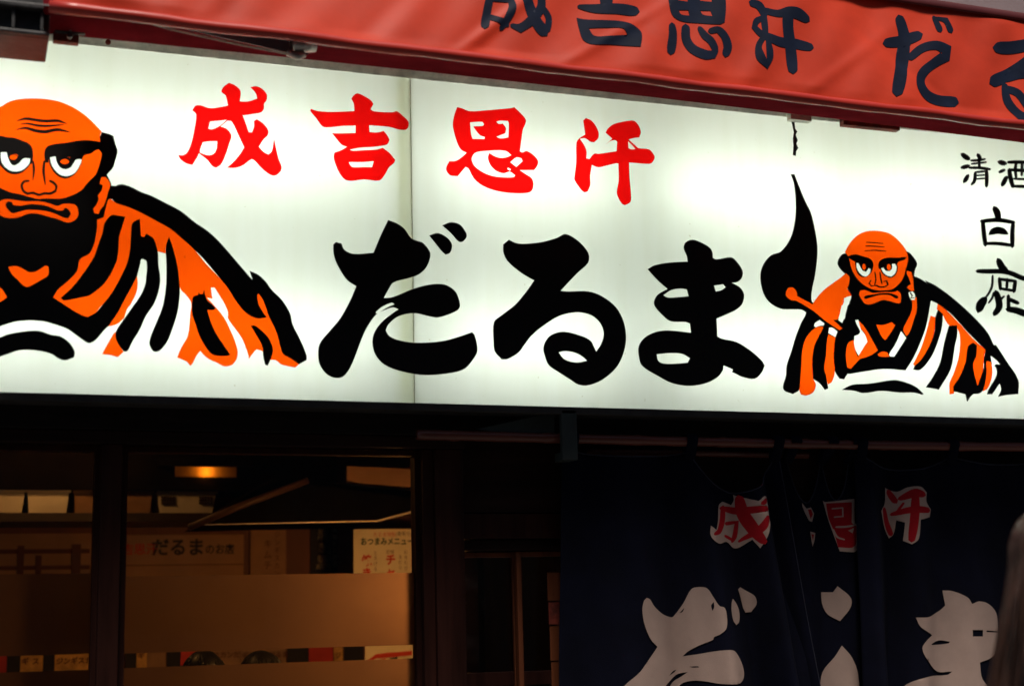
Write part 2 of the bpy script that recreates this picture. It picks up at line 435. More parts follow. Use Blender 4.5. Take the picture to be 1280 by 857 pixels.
window(PX(150, YG), WX1, 0.862, zhd-0.004, YG, [(zf2, zf1), (0.88, zf3)], 'wide window with frosted bands lit orange from inside')
zg1 = PZ(716.5, YG, 60); zg2 = PZ(818, YG, 60); zg3 = PZ(838, YG, 60)
window(-0.93, WX0, 0.862, zhd-0.004, YG, [(zg2, zg1), (0.88, zg3)], 'window beside the post, dimly lit with white bins on the shelf inside')

# sliding door with two leaves
door = thing('sliding_door', 'dark sliding glass door with thin orange-brown wooden frame beside the noren', 'door', loc=(2.4, 0.19, 0.12))
def leaf(x0, x1, y, pk):
    fw = PX(649, YF)-PX(643, YF); bm = bmesh.new()
    bm_box(bm, x0, x0+fw, y-0.015, y+0.015, 0.13, zdr, 0.002); bm_box(bm, x1-fw, x1, y-0.015, y+0.015, 0.13, zdr, 0.002)
    bm_box(bm, x0+fw, x1-fw, y-0.014, y+0.014, zdr-0.017, zdr-0.001, 0.002); bm_box(bm, x0+fw, x1-fw, y-0.014, y+0.014, 0.13, 0.36, 0.002)
    f = from_bm('leaf_frame', bm, 'door_wood', door)
    bm = bmesh.new(); bm_box(bm, x0+fw, x1-fw, y-0.003, y+0.003, 0.36, zdr-0.017); from_bm('pane', bm, 'glass', f)
    bm = bmesh.new(); bm_box(bm, x0+fw, x1-fw, y-0.010, y+0.010, 1.30, 1.345, 0.002); from_bm('middle_rail', bm, 'dark_wood', f)
xd = PX(643, 0.17)
leaf(DX0+0.004, xd+0.014, 0.20, 0); leaf(xd, 3.05, 0.165, 1); leaf(3.03, 4.58, 0.20, 1)
for k, (a, b, m) in enumerate(((664, 700, 'door_wood'), (701, 730, 'rust_red'), (731, 775, 'door_wood'), (776, 860, 'door_wood'))):
    pp = box('door_notice', m, PX(684+k*0.6, 0.15), PX(700, 0.15)+0.05, 0.1545, 0.1562, PZ(b+50, 0.15, 690), PZ(a+50, 0.15, 690)-0.003, door, bev=0)

# ------------------------------------------------------------------ interior
for nm, a, mm in (('interior_floor', (XL, XR, 0.51, 3.6, 0.0, 0.13), 'inner_floor'), ('interior_ceiling', (XL, XR, 0.51, 3.6, 2.55, 2.65), 'inner_ceiling'),
                  ('interior_back_wall', (XL, XR, 2.30, 2.42, 0.13, 2.549), 'inner_wall'), ('interior_side_wall', (XL, XL+0.1, 0.51, 2.299, 0.13, 2.549), 'inner_wall'),
                  ('interior_end_wall', (XR-0.1, XR, 0.51, 2.299, 0.13, 2.549), 'inner_wall')):
    tag(box(nm, mm, *a, bev=0), kind='structure')
# partition between dining room and door bay
pw = [(PX(578, 0.27), 0.262), (float(P(592, 700, 2.29)[0]), 2.295)]
tag(prism('interior_partition', 'inner_dark', [[(a_, b_, zz) for a_, b_ in (pw[0], (pw[0][0]+0.05, pw[0][1]), (pw[1][0]+0.05, pw[1][1]), pw[1])] for zz in (0.132, 2.548)]), kind='structure')
YW = 2.29
def wpt(px, py, Y=YW): p = P(px, py, Y); return float(p[0]), float(p[2])
def card(name, m, px0, px1, py0, py1, label, cat, Y=YW, group=None, t=0.006):
    x0, z1 = wpt(px0, py0, Y); x1, z0 = wpt(px1, py1, Y)
    r = thing(name, label, cat, group, loc=((x0+x1)/2, Y, z0))
    box('sheet', m, x0, x1, Y-t, Y, z0, z1, r, bev=0)
    return r
# dark beam and shelf with bins
xa, za = wpt(-60, 600, 1.95); xb, zb = wpt(440, 614, 1.95)
bmx = thing('shelf', 'dark wall shelf carrying white bins above the framed wall signs', 'shelf', loc=(1.0, 2.1, 1.9))
zs0, zs1 = wpt(200, 652, 1.95)[1], wpt(200, 641, 1.95)[1]
box('shelf_board', 'inner_dark', -0.9, wpt(330, 650, 1.95)[0], 1.93, 2.29, zs0, zs1, bmx)
box('upper_board', 'black_board', -0.9, wpt(420, 610, 1.95)[0], 1.93, 2.29, wpt(200, 613, 1.95)[1], 2.54, bmx)
def bin_(px0, px1, m, label, holes=False, taper=0.06, group='bins on the shelf'):
    x0 = wpt(px0, 640, 1.96)[0]; x1 = wpt(px1, 640, 1.96)[0]; z0 = zs1+0.001; z1 = zs1+0.098; d = (x1-x0)*taper
    r = thing('storage_bin', label, 'bin', group, loc=((x0+x1)/2, 2.08, z0))
    b = prism('bin_body', m, [[(x0+d, 1.97, z0), (x1-d, 1.97, z0), (x1-d, 2.20, z0), (x0+d, 2.20, z0)],
                              [(x0, 1.955, z1), (x1, 1.955, z1), (x1, 2.215, z1), (x0, 2.215, z1)]], r)
    bm = bmesh.new(); bm_box(bm, x0-0.006, x1+0.006, 1.945, 1.954, z1-0.014, z1+0.002, 0.002); from_bm('rim', bm, m, r)
    if holes:
        for cx in (0.18, 0.82):
            for i in range(5):
                for j in range(3):
                    hx = x0+(x1-x0)*cx+(i-2)*0.012; hz = z1-0.030-j*0.012
                    box('hole', 'inner_dark', hx-0.004, hx+0.004, 1.9535, 1.962, hz-0.004, hz+0.004, r, bev=0)
    return r
bin_(-40, 31, 'plastic_white', 'cream bin at the window edge beside the wide white bin')
bin_(33, 86, 'plastic_white', 'wide plain white bin on the shelf behind the narrow window')
bin_(92, 125, 'plastic_brown', 'brown box between the wide white bin and the timber post')
bin_(150, 190, 'plastic_brown', 'brown box on the shelf beside the perforated basket')
bin_(196, 270, 'plastic_white', 'white basket with rows of small square holes on the shelf', True)
# added glowing diffuser standing in for a lamp's reflection on the glossy dark board
lp = thing('reflection_glow', 'small amber glow above the shelf standing in for a lamp reflection', 'lamp', loc=(*wpt(257, 590, 1.9)[:1], 1.9, wpt(257, 590, 1.9)[1]))
lx, lz = wpt(257, 590, 1.9)
bm = bmesh.new(); bm_box(bm, lx-0.13, lx+0.13, 1.884, 1.887, lz-0.022, lz+0.022); from_bm('diffuser', bm, 'glow_diffuser', lp)
bm = bmesh.new(); bmesh.ops.create_uvsphere(bm, u_segments=12, v_segments=8, radius=0.010, matrix=Matrix.Translation((lx, 1.912, lz))); from_bm('glow_bulb', bm, 'reflection_glow', lp, True)
box('glow_housing', 'black_board', lx-0.2, lx+0.2, 1.88, 1.928, lz+0.024, lz+0.06, lp)
# extractor hood
hd = thing('extractor_hood', 'dark steel extractor hood with pale lit edge above the tables', 'hood', loc=(2.0, 1.4, 1.95))
def q(px, py, Y): return tuple(P(px, py, Y))
prism('hood_body', 'hood_steel', [[q(300, 606, 1.6), q(432, 585, 1.6), q(434, 605, 1.6), q(600, 632, 1.6), q(600, 626, 1.6), q(470, 651, 1.6), q(240, 656, 1.6)],
                                  [tuple(np.array(q(a, b, 1.6))+np.array((0.0, 0.5, 0))) for a, b in ((300, 606), (432, 585), (434, 605), (600, 632), (600, 626), (470, 651), (240, 656))]], hd) if False else None
prism('hood_body', 'hood_steel', [[q(250, 655, 1.5), q(470, 650.5, 1.5), q(600, 620, 1.5), q(600, 634, 1.5), q(434, 604, 1.5), q(340, 598, 1.5)],
                                  [tuple(np.array(q(a, b, 1.5))+np.array((0.0, 0.45, 0.0))) for a, b in ((250, 655), (470, 650.5), (600, 620), (600, 634), (434, 604), (340, 598))]], hd)
prism('hood_lip', 'hood_edge', [[q(240, 655, 1.49), q(470, 650, 1.49), q(470, 651.6, 1.49), q(240, 656.2, 1.49)], [tuple(np.array(v)+np.array((0, 0.008, 0))) for v in (q(240, 655, 1.49), q(470, 650, 1.49), q(470, 651.6, 1.49), q(240, 656.2, 1.49))]], hd)
prism('hood_lip', 'hood_edge', [[q(470, 650, 1.49), q(600, 616, 1.49), q(600, 619.5, 1.49), q(470, 652, 1.49)], [tuple(np.array(v)+np.array((0, 0.008, 0))) for v in (q(470, 650, 1.49), q(600, 616, 1.49), q(600, 619.5, 1.49), q(470, 652, 1.49))]], hd)
prism('side_panel', 'paper_tan', [[q(434, 582, 1.55), q(600, 590, 1.55), q(600, 632, 1.55), q(434, 604, 1.55)], [tuple(np.array(v)+np.array((0, 0.012, 0))) for v in (q(434, 582, 1.55), q(600, 590, 1.55), q(600, 632, 1.55), q(434, 604, 1.55))]], hd)
prism('side_lip', 'hood_edge', [[q(434, 602.5, 1.535), q(600, 630.5, 1.535), q(600, 634, 1.535), q(434, 604.5, 1.535)], [tuple(np.array(v)+np.array((0, 0.008, 0))) for v in (q(434, 602.5, 1.535), q(600, 630.5, 1.535), q(600, 634, 1.535), q(434, 604.5, 1.535))]], hd)
dk = thing('duct_pipe', 'brown slanting duct running from the shelf up to the hood', 'pipe', loc=tuple(P(240, 655, 1.45)))
tube('pipe', 'duct_brown', [P(236, 659, 1.45), P(300, 632, 1.45), P(385, 600, 1.45)], 0.014, dk)
# wall notices
sg = card('wall_sign', 'paper_tan', 120, 304, 668.5, 735, 'tan wall sign lettered with the shop name and a red prefix', 'sign')
x, z = wpt(158, 678); text_mesh('lettering', '吉思汗', 0.052, 'ink_red', (x-0.02, YW-0.008, z-0.006), sg, 1.0, bold=0.001)
x, z = wpt(189, 674); text_mesh('lettering', 'だるま', 0.080, 'ink_black', (x, YW-0.008, z), sg, 0.98, bold=0.0025)
x, z = wpt(256, 679); text_mesh('lettering', 'のお店', 0.049, 'ink_black', (x, YW-0.008, z-0.004), sg, 0.9, bold=0.001)
x0, z0 = wpt(120, 706.5); x1, _ = wpt(304, 706); box('border', 'ink_brown', x0, x1, YW-0.008, YW-0.0065, z0-0.003, z0+0.001, sg, bev=0)
pa = card('paper_notice', 'paper_tan', 313, 357, 657.5, 760, 'narrow brown paper notice with handwriting beside the tan wall sign', 'notice')
x, z = wpt(342, 664); text_mesh('handwriting', 'ジンギスカン', 0.032, 'ink_brown', (x, YW-0.008, z), pa, 0.9, True)
x, z = wpt(329, 674); text_mesh('handwriting', 'キムチ', 0.044, 'ink_brown', (x, YW-0.008, z), pa, 0.9, True)
pb = card('menu_strip', 'paper_black', 388, 422, 655, 760, 'black vertical menu strip with pale writing', 'notice')
x, z = wpt(396, 661); text_mesh('lettering', '焼き鍋', 0.055, 'ink_pale', (x, YW-0.008, z), pb, 0.85, True)
x, z = wpt(394, 704); text_mesh('lettering', '300円', 0.032, 'ink_pale', (x, YW-0.008, z), pb, 0.85)
x, z = wpt(415, 659); text_mesh('lettering', '味噌だれ白菜', 0.028, 'ink_pale', (x, YW-0.008, z), pb, 0.8, True)
YM = 1.75
pm = card('menu_poster', 'paper_cream', 441.5, 545, 661, 760, 'cream snack menu poster with green heading and red dish names', 'notice', Y=YM)
def mt(px, py, s, t, c, v=False, b=0.0, sx=0.9, gap=1.1):
    x, z = wpt(px, py, YM); text_mesh('lettering', t, s*0.74, c, (x, YM-0.008, z), pm, sx, v, b, gap)
mt(466, 665, 0.030, 'だるま特製', 'ink_red'); mt(494, 664, 0.030, '(肴有り)', 'ink_black')
mt(450, 672, 0.047, 'おつまみメニュー', 'ink_green', b=0.0012, sx=0.85)
mt(451.5, 694, 0.066, '焼き', 'ink_red', True, 0.002); mt(466, 688, 0.028, 'とろける', 'ink_brown', True)
mt(482, 687, 0.028, '珍味', 'ink_brown'); mt(481.5, 693, 0.066, 'チャ', 'ink_red', True, 0.002)
mt(497, 693, 0.028, 'まだら', 'ink_brown', True); mt(504, 687, 0.028, 'おまたせ', 'ink_brown', True); mt(513.5, 698, 0.06, '枝豆', 'ink_red', True, 0.002)
ps = card('picture_board', 'paper_tan', -80, 118, 667, 760, 'dim tan picture board with dark rack drawn across, behind the narrow window', 'notice')
for (a, b, c, d) in ((22, 29, 682, 722), (90, 100, 680, 722), (-80, 112, 687, 691), (-80, 112, 708, 711), (45, 51, 694, 722)):
    x0, z1 = wpt(a, c); x1, z0 = wpt(b, d); box('rack_bar', 'ink_brown', x0, x1, YW-0.0085-0.0004*a/10, YW-0.0062, z0, z1, ps, bev=0)
# cards seen through the clear slit between the frosted bands
slit = [(-30, 8, 'paper_red'), (9, 25, 'paper_black'), (26, 38, 'paper_gold'), (39, 53, 'paper_gold'), (55, 67, 'paper_black'), (69, 112, 'paper_gold'),
        (157, 170, 'paper_black'), (171, 183, 'paper_gold'), (184, 207, 'plastic_brown'), (209, 225, 'paper_black'), (226, 246, 'paper_red'), (248, 300, 'plastic_brown'),
        (301, 357, 'plastic_brown'), (359, 385, 'paper_black'), (386, 416, 'paper_red'), (417, 428, 'paper_gold'), (430, 454, 'paper_black')]
words = ['red', 'black', 'gold', 'ochre', 'narrow black', 'wide gold', 'dark', 'slim gold', 'brown', 'dull black', 'dark red', 'long brown', 'patterned brown', 'square black', 'rust red', 'thin gold', 'plain black']
for i, (a, b, m) in enumerate(slit):
    c = card('wall_card', m, a, b, 806, 842, f'{words[i]} card on the back wall seen in the clear slit of the window', 'notice', group='cards on the back wall')
    if i in (2, 3, 5, 7, 11, 12, 15):
        x, z = wpt(a+1, 815 if i > 5 else 822); text_mesh('lettering', 'ジンギスカンだるま肉野菜酒'[i % 5:i % 5+max(1, int((b-a)/8))], 0.030, 'ink_brown', (x, YW-0.008, z), c, 1.0, bold=0.001)
pad = card('beer_poster', 'paper_cream', 456, 540, 806, 850, 'cream drinks poster with red banner seen in the slit near the post', 'notice', Y=YM)
def quad(name, m, pts, Y, parent):
    prism(name, m, [[q(a, b, Y) for a, b in pts], [tuple(np.array(q(a, b, Y))+np.array((0, 0.003, 0))) for a, b in pts]], parent)
quad('red_band', 'ink_red', [(458, 826), (470, 817), (486, 815), (515, 813), (515, 818), (486, 821), (470, 822), (462, 829)], YM-0.010, pad)
quad('dark_block', 'ink_black', [(487, 822), (497, 820), (497, 830), (487, 831)], YM-0.012, pad)
quad('dark_block', 'ink_black', [(504, 823), (508, 823), (508, 829), (504, 829)], YM-0.012, pad)
quad('red_seal', 'ink_red', [(472, 825), (482, 822), (482, 829), (472, 830)], YM-0.012, pad)
# warm lamps hung above the view
def pendant(x, y, z, label, r=0.05, mm='bulb'):
    p = thing('pendant_lamp', label, 'lamp', 'pendant lamps', loc=(x, y, z))
    bm = bmesh.new(); bmesh.ops.create_uvsphere(bm, u_segments=16, v_segments=10, radius=r, matrix=Matrix.Translation((x, y, z))); from_bm('bulb', bm, mm, p, True)
    tube('cord', 'ink_black', [(x, y, z+r), (x, y, 2.549)], 0.006, p, 8)
    bm = bmesh.new()
    bmesh.ops.create_cone(bm, cap_ends=False, segments=24, radius1=0.075, radius2=0.03, depth=0.10, matrix=Matrix.Translation((x, y, z+0.07)))
    sh = from_bm('shade', bm, 'inner_dark', p, True); md = sh.modifiers.new('thickness', 'SOLIDIFY'); md.thickness = 0.004
pl_ = P(556, 690, 0.62)
pendant(float(pl_[0]), 0.62, float(pl_[2]), 'pendant lamp hanging just behind the timber post', 0.05)
pendant(0.35, 1.60, 2.38, 'pendant lamp above the shelf of bins', 0.045, 'bulb_dim')

# ================================================================== LIGHTBOX SIGN
sign = thing('lightbox_sign', 'long white backlit shop sign with red and black brush characters and orange monk emblems', 'sign', loc=((SXL+SXR)/2, 0, SZ0))
for (a, b) in ((SXL+0.01, SEAM-0.0006), (SEAM+0.0006, SXR-0.01)):
    bm = bmesh.new(); f = bm.faces.new([bm.verts.new(v) for v in ((a, 0, SZ0+0.004), (b, 0, SZ0+0.004), (b, 0, SZ1-0.002), (a, 0, SZ1-0.002))]); from_bm('face_panel', bm, 'acrylic', sign)
box('back_plate', 'box_white', SXL+0.004, SXR-0.004, 0.235, 0.25, SZ0+0.006, SZ1-0.006, sign, bev=0)
box('bottom_frame', 'sign_steel', SXL, SXR, -0.012, 0.255, SZ0-0.022, SZ0+0.002, sign)
prism('top_frame', 'alu', [[(x_, -0.003, SZ1-0.001), (x_, -0.040, SZ1+0.026), (x_, -0.040, SZ1+0.036), (x_, 0.255, SZ1+0.036), (x_, 0.255, SZ1-0.001)] for x_ in (SXL, SXR)], sign)
box('end_frame', 'alu', SXL-0.03, SXL-0.001, -0.013, 0.254, SZ0-0.02, SZ1+0.028, sign)
box('end_frame', 'alu', SXR+0.001, SXR+0.03, -0.013, 0.254, SZ0-0.02, SZ1+0.028, sign)
sx0 = float(P(497, 300, 0)[0])
box('shadow_strip', 'shadow_film', sx0, SEAM-0.004, 0.010, 0.0115, SZ0+0.006, SZ1-0.006, sign, bev=0)  # tinted strip stands in for the shadow of the inner frame member
box('joint_bar', 'seam_film', SEAM-0.0022, SEAM+0.0022, 0.0015, 0.004, SZ0+0.003, SZ1-0.003, sign, bev=0)
def tubes(pa, pb):
    a = float(P(pa, 300, 0.12)[0]); b = float(P(pb, 300, 0.12)[0])
    for zz in (SZ0+0.215, SZ0+0.80):
        t = tube('fluorescent_tube', 'tube_glow', [(a, 0.165, zz), (b, 0.165, zz)], 0.016, sign, 10)
tubes(-310, 60); tubes(75, 462); tubes(535, 752); tubes(815, 1040); tubes(1055, 1300)

F1, F2, F3, F4 = fr(210, 95, 6.594), fr(370, 105, 6.594), fr(540, 120, 6.594), fr(690, 135, 6.594)
FD, FRu, FMa = fr(390, 265, 3.986), fr(600, 280, 4.08), fr(780, 290, 4.284)
def sg3(off):
    def f(x, y):
        p = P(x, y, 0.0); return (p[0], -off, p[2])
    return f
def letter(name, m, layers, off=0.005):
    V, F = arrange(layers)
    for c, f in F.items(): return print_mesh(name, V, f, sg3(off), m, sign, back=off-0.0015)
letter('red_letter', 'red_film', [('R', F1([(440,125),(455,95),(500,62),(550,82),(595,130),(590,215),(660,215),(735,190),(722,145),(680,97),(725,90),(775,112),(812,160),(810,205),(790,232),(788,275),(765,302),(700,315),(612,328),(640,400),(662,468),(690,470),(708,420),(708,375),(730,362),(780,395),(822,450),(820,490),(790,520),(745,588),(785,630),(825,652),(855,620),(872,525),(890,610),(910,690),(933,750),(925,790),(880,822),(830,808),(760,750),(705,692),(680,690),(620,735),(560,757),(487,758),(540,710),(590,650),(628,590),(590,510),(525,378),(490,370),(430,420),(480,440),(520,495),(500,570),(470,660),(435,730),(395,758),(365,745),(320,690),(255,640),(235,680),(200,735),(150,722),(100,685),(85,655),(120,658),(155,635),(190,560),(215,450),(232,320),(200,285),(225,250),(270,248),(340,270),(430,262),(495,248),(475,165),(445,140)])),
    ('W', F1([(345,378),(485,363),(430,412),(360,445),(330,438)])), ('W', F1([(285,548),(340,540),(405,540),(400,600),(375,645),(330,658),(270,640),(260,625)]))])
letter('red_letter', 'red_film', [('R', F2([(455,125),(470,100),(505,82),(560,105),(615,140),(635,170),(612,215),(640,230),(790,238),(830,230),(880,270),(922,315),(922,360),(900,380),(850,378),(760,355),(600,343),(602,400),(660,405),(720,392),(750,430),(768,465),(750,500),(700,512),(640,520),(520,528),(435,545),(470,555),(560,550),(660,545),(712,530),(770,575),(815,630),(805,655),(765,690),(730,750),(685,797),(560,788),(420,797),(360,740),(320,650),(310,600),(315,570),(370,550),(420,520),(375,502),(330,450),(298,410),(350,412),(490,408),(490,345),(380,348),(260,360),(215,350),(170,290),(118,225),(120,210),(180,228),(300,235),(480,228),(475,165)])),
    ('W', F2([(430,645),(540,645),(640,638),(625,690),(540,690),(465,690),(445,675)]))])
letter('red_letter', 'red_film', [('R', F3([(205,97),(240,105),(310,130),(450,122),(640,105),(675,97),(720,140),(770,200),(765,235),(745,280),(735,350),(720,460),(740,470),(775,458),(830,490),(868,535),(865,575),(840,612),(780,612),(715,612),(770,650),(815,680),(832,725),(820,780),(790,798),(700,803),(580,792),(480,768),(400,730),(340,675),(300,600),(275,585),(245,620),(210,662),(150,655),(118,615),(120,580),(140,542),(190,540),(240,510),(285,470),(235,440),(205,380),(178,290),(170,230),(185,150)])),
    ('W', F3([(310,220),(410,215),(428,235),(415,250),(340,255),(360,285),(395,325),(435,340),(430,360),(330,358),(318,320)])), ('W', F3([(525,215),(560,205),(625,208),(632,230),(628,345),(560,355),(525,340),(560,325),(600,310),(605,270),(580,232),(545,235)])),
    ('W', F3([(365,465),(430,455),(600,452),(655,490),(610,510),(560,515),(510,500),(470,475),(460,510),(480,570),(530,620),(590,638),(640,625),(685,655),(670,672),(600,675),(500,665),(420,635),(350,585),(322,530),(335,490)])),
    ('W', F3([(640,550),(695,507),(735,515),(745,540),(690,590)])), ('W', F3([(620,590),(650,605),(640,622),(618,608)]))])
letter('red_letter', 'red_film', [('R', F4([(255,105),(275,87),(320,108),(358,155),(380,210),(375,255),(345,285),(315,280),(290,262),(265,250),(225,258),(260,310),(280,360),(278,420),(305,425),(345,380),(380,382),(530,360),(535,280),(520,268),(480,275),(440,305),(495,255),(440,205),(460,170),(510,135),(640,108),(675,112),(710,150),(728,205),(715,245),(680,248),(625,262),(680,310),(710,335),(795,345),(835,390),(840,420),(815,458),(780,462),(630,450),(635,580),(648,740),(640,780),(600,803),(575,790),(540,730),(532,690),(548,600),(545,460),(525,458),(440,478),(380,490),(325,470),(310,560),(310,640),(290,690),(265,695),(235,670),(185,595),(185,560),(198,450),(200,290),(220,255),(272,222),(262,150)])),
    ('W', F4([(622,275),(650,300),(688,342),(650,345),(625,335)]))])
DA_MAIN = [(105,165),(118,152),(145,158),(160,190),(205,210),(305,205),(345,110),(378,42),(420,58),(458,85),(490,130),(520,145),(550,155),(585,200),(585,235),(565,280),(530,312),(480,330),(405,352),(375,395),(355,430),(400,425),(500,385),(590,362),(655,362),(700,385),(722,415),(735,470),(715,495),(630,525),(585,520),(520,505),(470,508),(420,525),(380,560),(365,590),(385,620),(440,642),(520,652),(640,645),(720,625),(795,600),(808,615),(822,690),(800,735),(760,780),(700,800),(570,812),(450,795),(360,760),(315,710),(300,650),(310,600),(345,550),(400,505),(430,485),(405,475),(370,485),(320,510),(270,580),(235,660),(205,740),(180,790),(150,822),(110,825),(70,805),(38,760),(30,710),(38,655),(90,590),(140,530),(190,440),(220,370),(175,340),(140,290),(112,230)]
letter('black_letter', 'black_film', [('K', FD(DA_MAIN)), ('W', FD([(315,500),(345,475),(395,452),(412,460),(375,475),(335,500),(320,508)])),
    ('K', FD([(583,118),(625,107),(665,125),(692,155),(695,180),(685,205),(665,213),(645,195)])), ('K', FD([(648,68),(690,53),(735,65),(765,105),(768,125),(750,148),(730,148),(690,105)]))])
letter('black_letter', 'black_film', [('K', FRu([(117,105),(145,82),(185,100),(240,102),(320,92),(390,72),(432,53),(485,78),(530,120),(553,160),(548,200),(490,255),(408,342),(450,345),(550,345),(620,370),(690,425),(730,500),(742,590),(725,670),(690,735),(620,795),(550,822),(500,818),(455,790),(400,755),(350,720),(332,680),(322,630),(345,580),(380,558),(430,550),(510,570),(560,595),(580,630),(590,652),(615,615),(630,560),(615,510),(575,470),(520,452),(470,452),(400,470),(320,520),(260,570),(225,615),(195,655),(140,688),(110,690),(75,650),(68,600),(70,500),(110,465),(180,410),(235,345),(275,288),(210,250),(140,190),(118,145)])),
    ('W', FRu([(398,655),(430,648),(480,655),(520,675),(545,697),(490,707),(430,692)]))])
letter('black_letter', 'black_film', [('K', FMa([(318,85),(330,55),(365,43),(410,58),(455,85),(470,110),(472,140),(490,148),(570,137),(600,160),(632,210),(628,245),(605,268),(572,272),(620,300),(640,340),(630,385),(600,415),(550,440),(492,465),(497,560),(520,572),(600,590),(680,640),(735,690),(750,715),(735,750),(698,785),(630,775),(600,760),(578,750),(582,735),(530,713),(525,740),(500,775),(440,808),(350,823),(260,810),(180,770),(95,715),(78,665),(78,610),(110,565),(170,535),(240,528),(357,540),(352,490),(330,482),(250,478),(210,450),(165,400),(160,370),(180,335),(232,305),(180,260),(125,200),(160,180),(240,165),(340,160),(335,130)])),
    ('W', FMa([(207,340),(250,312),(300,303),(335,308),(345,345),(290,350),(230,352)])), ('W', FMa([(478,287),(530,280),(543,295),(520,312),(488,320)])), ('W', FMa([(172,655),(240,648),(310,652),(352,675),(340,700),(280,705),(210,705),(180,690)]))])
# small black characters
T1, T2 = fr(1180, 180, 7.14), fr(1180, 290, 7.14)
def strokes(T, L, c='K', taper=0.75, k=1.0): return [(c, T(stroke(p, [v*k for v in w] if hasattr(w, '__len__') else w*k, taper))) for p, w in L]
letter('small_letter', 'black_film', strokes(T1, [([(160,95),(185,115),(215,135)],28),([(158,212),(190,205),(215,198)],24),([(178,338),(192,315),(208,285)],24),([(300,100),(318,128)],24),([(240,150),(300,148),(360,138)],14),([(245,180),(370,165)],13),([(225,215),(310,215),(405,228)],16),([(308,120),(312,215)],16),([(275,255),(375,245)],14),([(375,245),(378,300),(376,378)],20),([(275,260),(268,330),(245,362)],18),([(275,285),(370,278)],11),([(275,315),(370,308)],11)], k=1.6), 0.004)
letter('small_letter', 'black_film', strokes(T1, [([(490,162),(515,170),(542,178)],28),([(495,252),(532,235)],22),([(518,368),(535,335),(552,300)],26),([(570,165),(650,164),(760,168)],20),([(578,232),(590,310),(610,382)],24),([(580,232),(750,242)],20),([(610,378),(750,384)],20),([(748,238),(742,388)],24),([(640,170),(632,230),(640,300)],16),([(692,170),(690,280)],16),([(620,312),(740,318)],14)], k=1.6), 0.004)
letter('small_letter', 'black_film', strokes(T1, [([(448,575),(470,615),(482,668)],36),([(330,690),(480,680),(618,702)],24),([(342,690),(352,800),(365,902)],24),([(612,702),(606,800),(606,915)],24),([(355,890),(480,890),(612,908)],20),([(405,805),(430,785),(470,772),(520,780),(558,802)],[18,34,40,36,18])], k=1.6), 0.004)
letter('small_letter', 'black_film', strokes(T2, [([(482,255),(510,310),(550,352)],38),([(295,350),(400,352),(500,352),(590,368),(690,410),(790,440)],26),([(430,390),(425,480),(400,540),(350,610)],12),([(358,600),(325,645),(308,695)],48),([(395,632),(425,590),(440,540)],12),([(490,415),(500,510)],20),([(490,420),(560,430),(632,440)],18),([(632,440),(620,530)],24),([(500,505),(620,525)],18),([(560,420),(556,510)],16),([(460,540),(480,600),(488,670),(450,730)],36),([(500,605),(530,575)],14),([(570,570),(572,690)],22),([(580,600),(655,635)],24),([(568,690),(640,700),(714,728),(790,745)],36)], k=1.6), 0.004)
# crack stain under the top frame
FF = fr(930, 140, 3.293)
letter('black_stain', 'black_film', [('K', FF([(193,36),(206,36),(209,70),(218,82),(211,96),(220,118),(214,132),(222,150),(213,164),(212,182),(200,178),(202,140),(200,110),(204,84),(199,60)]), 1)], 0.003)

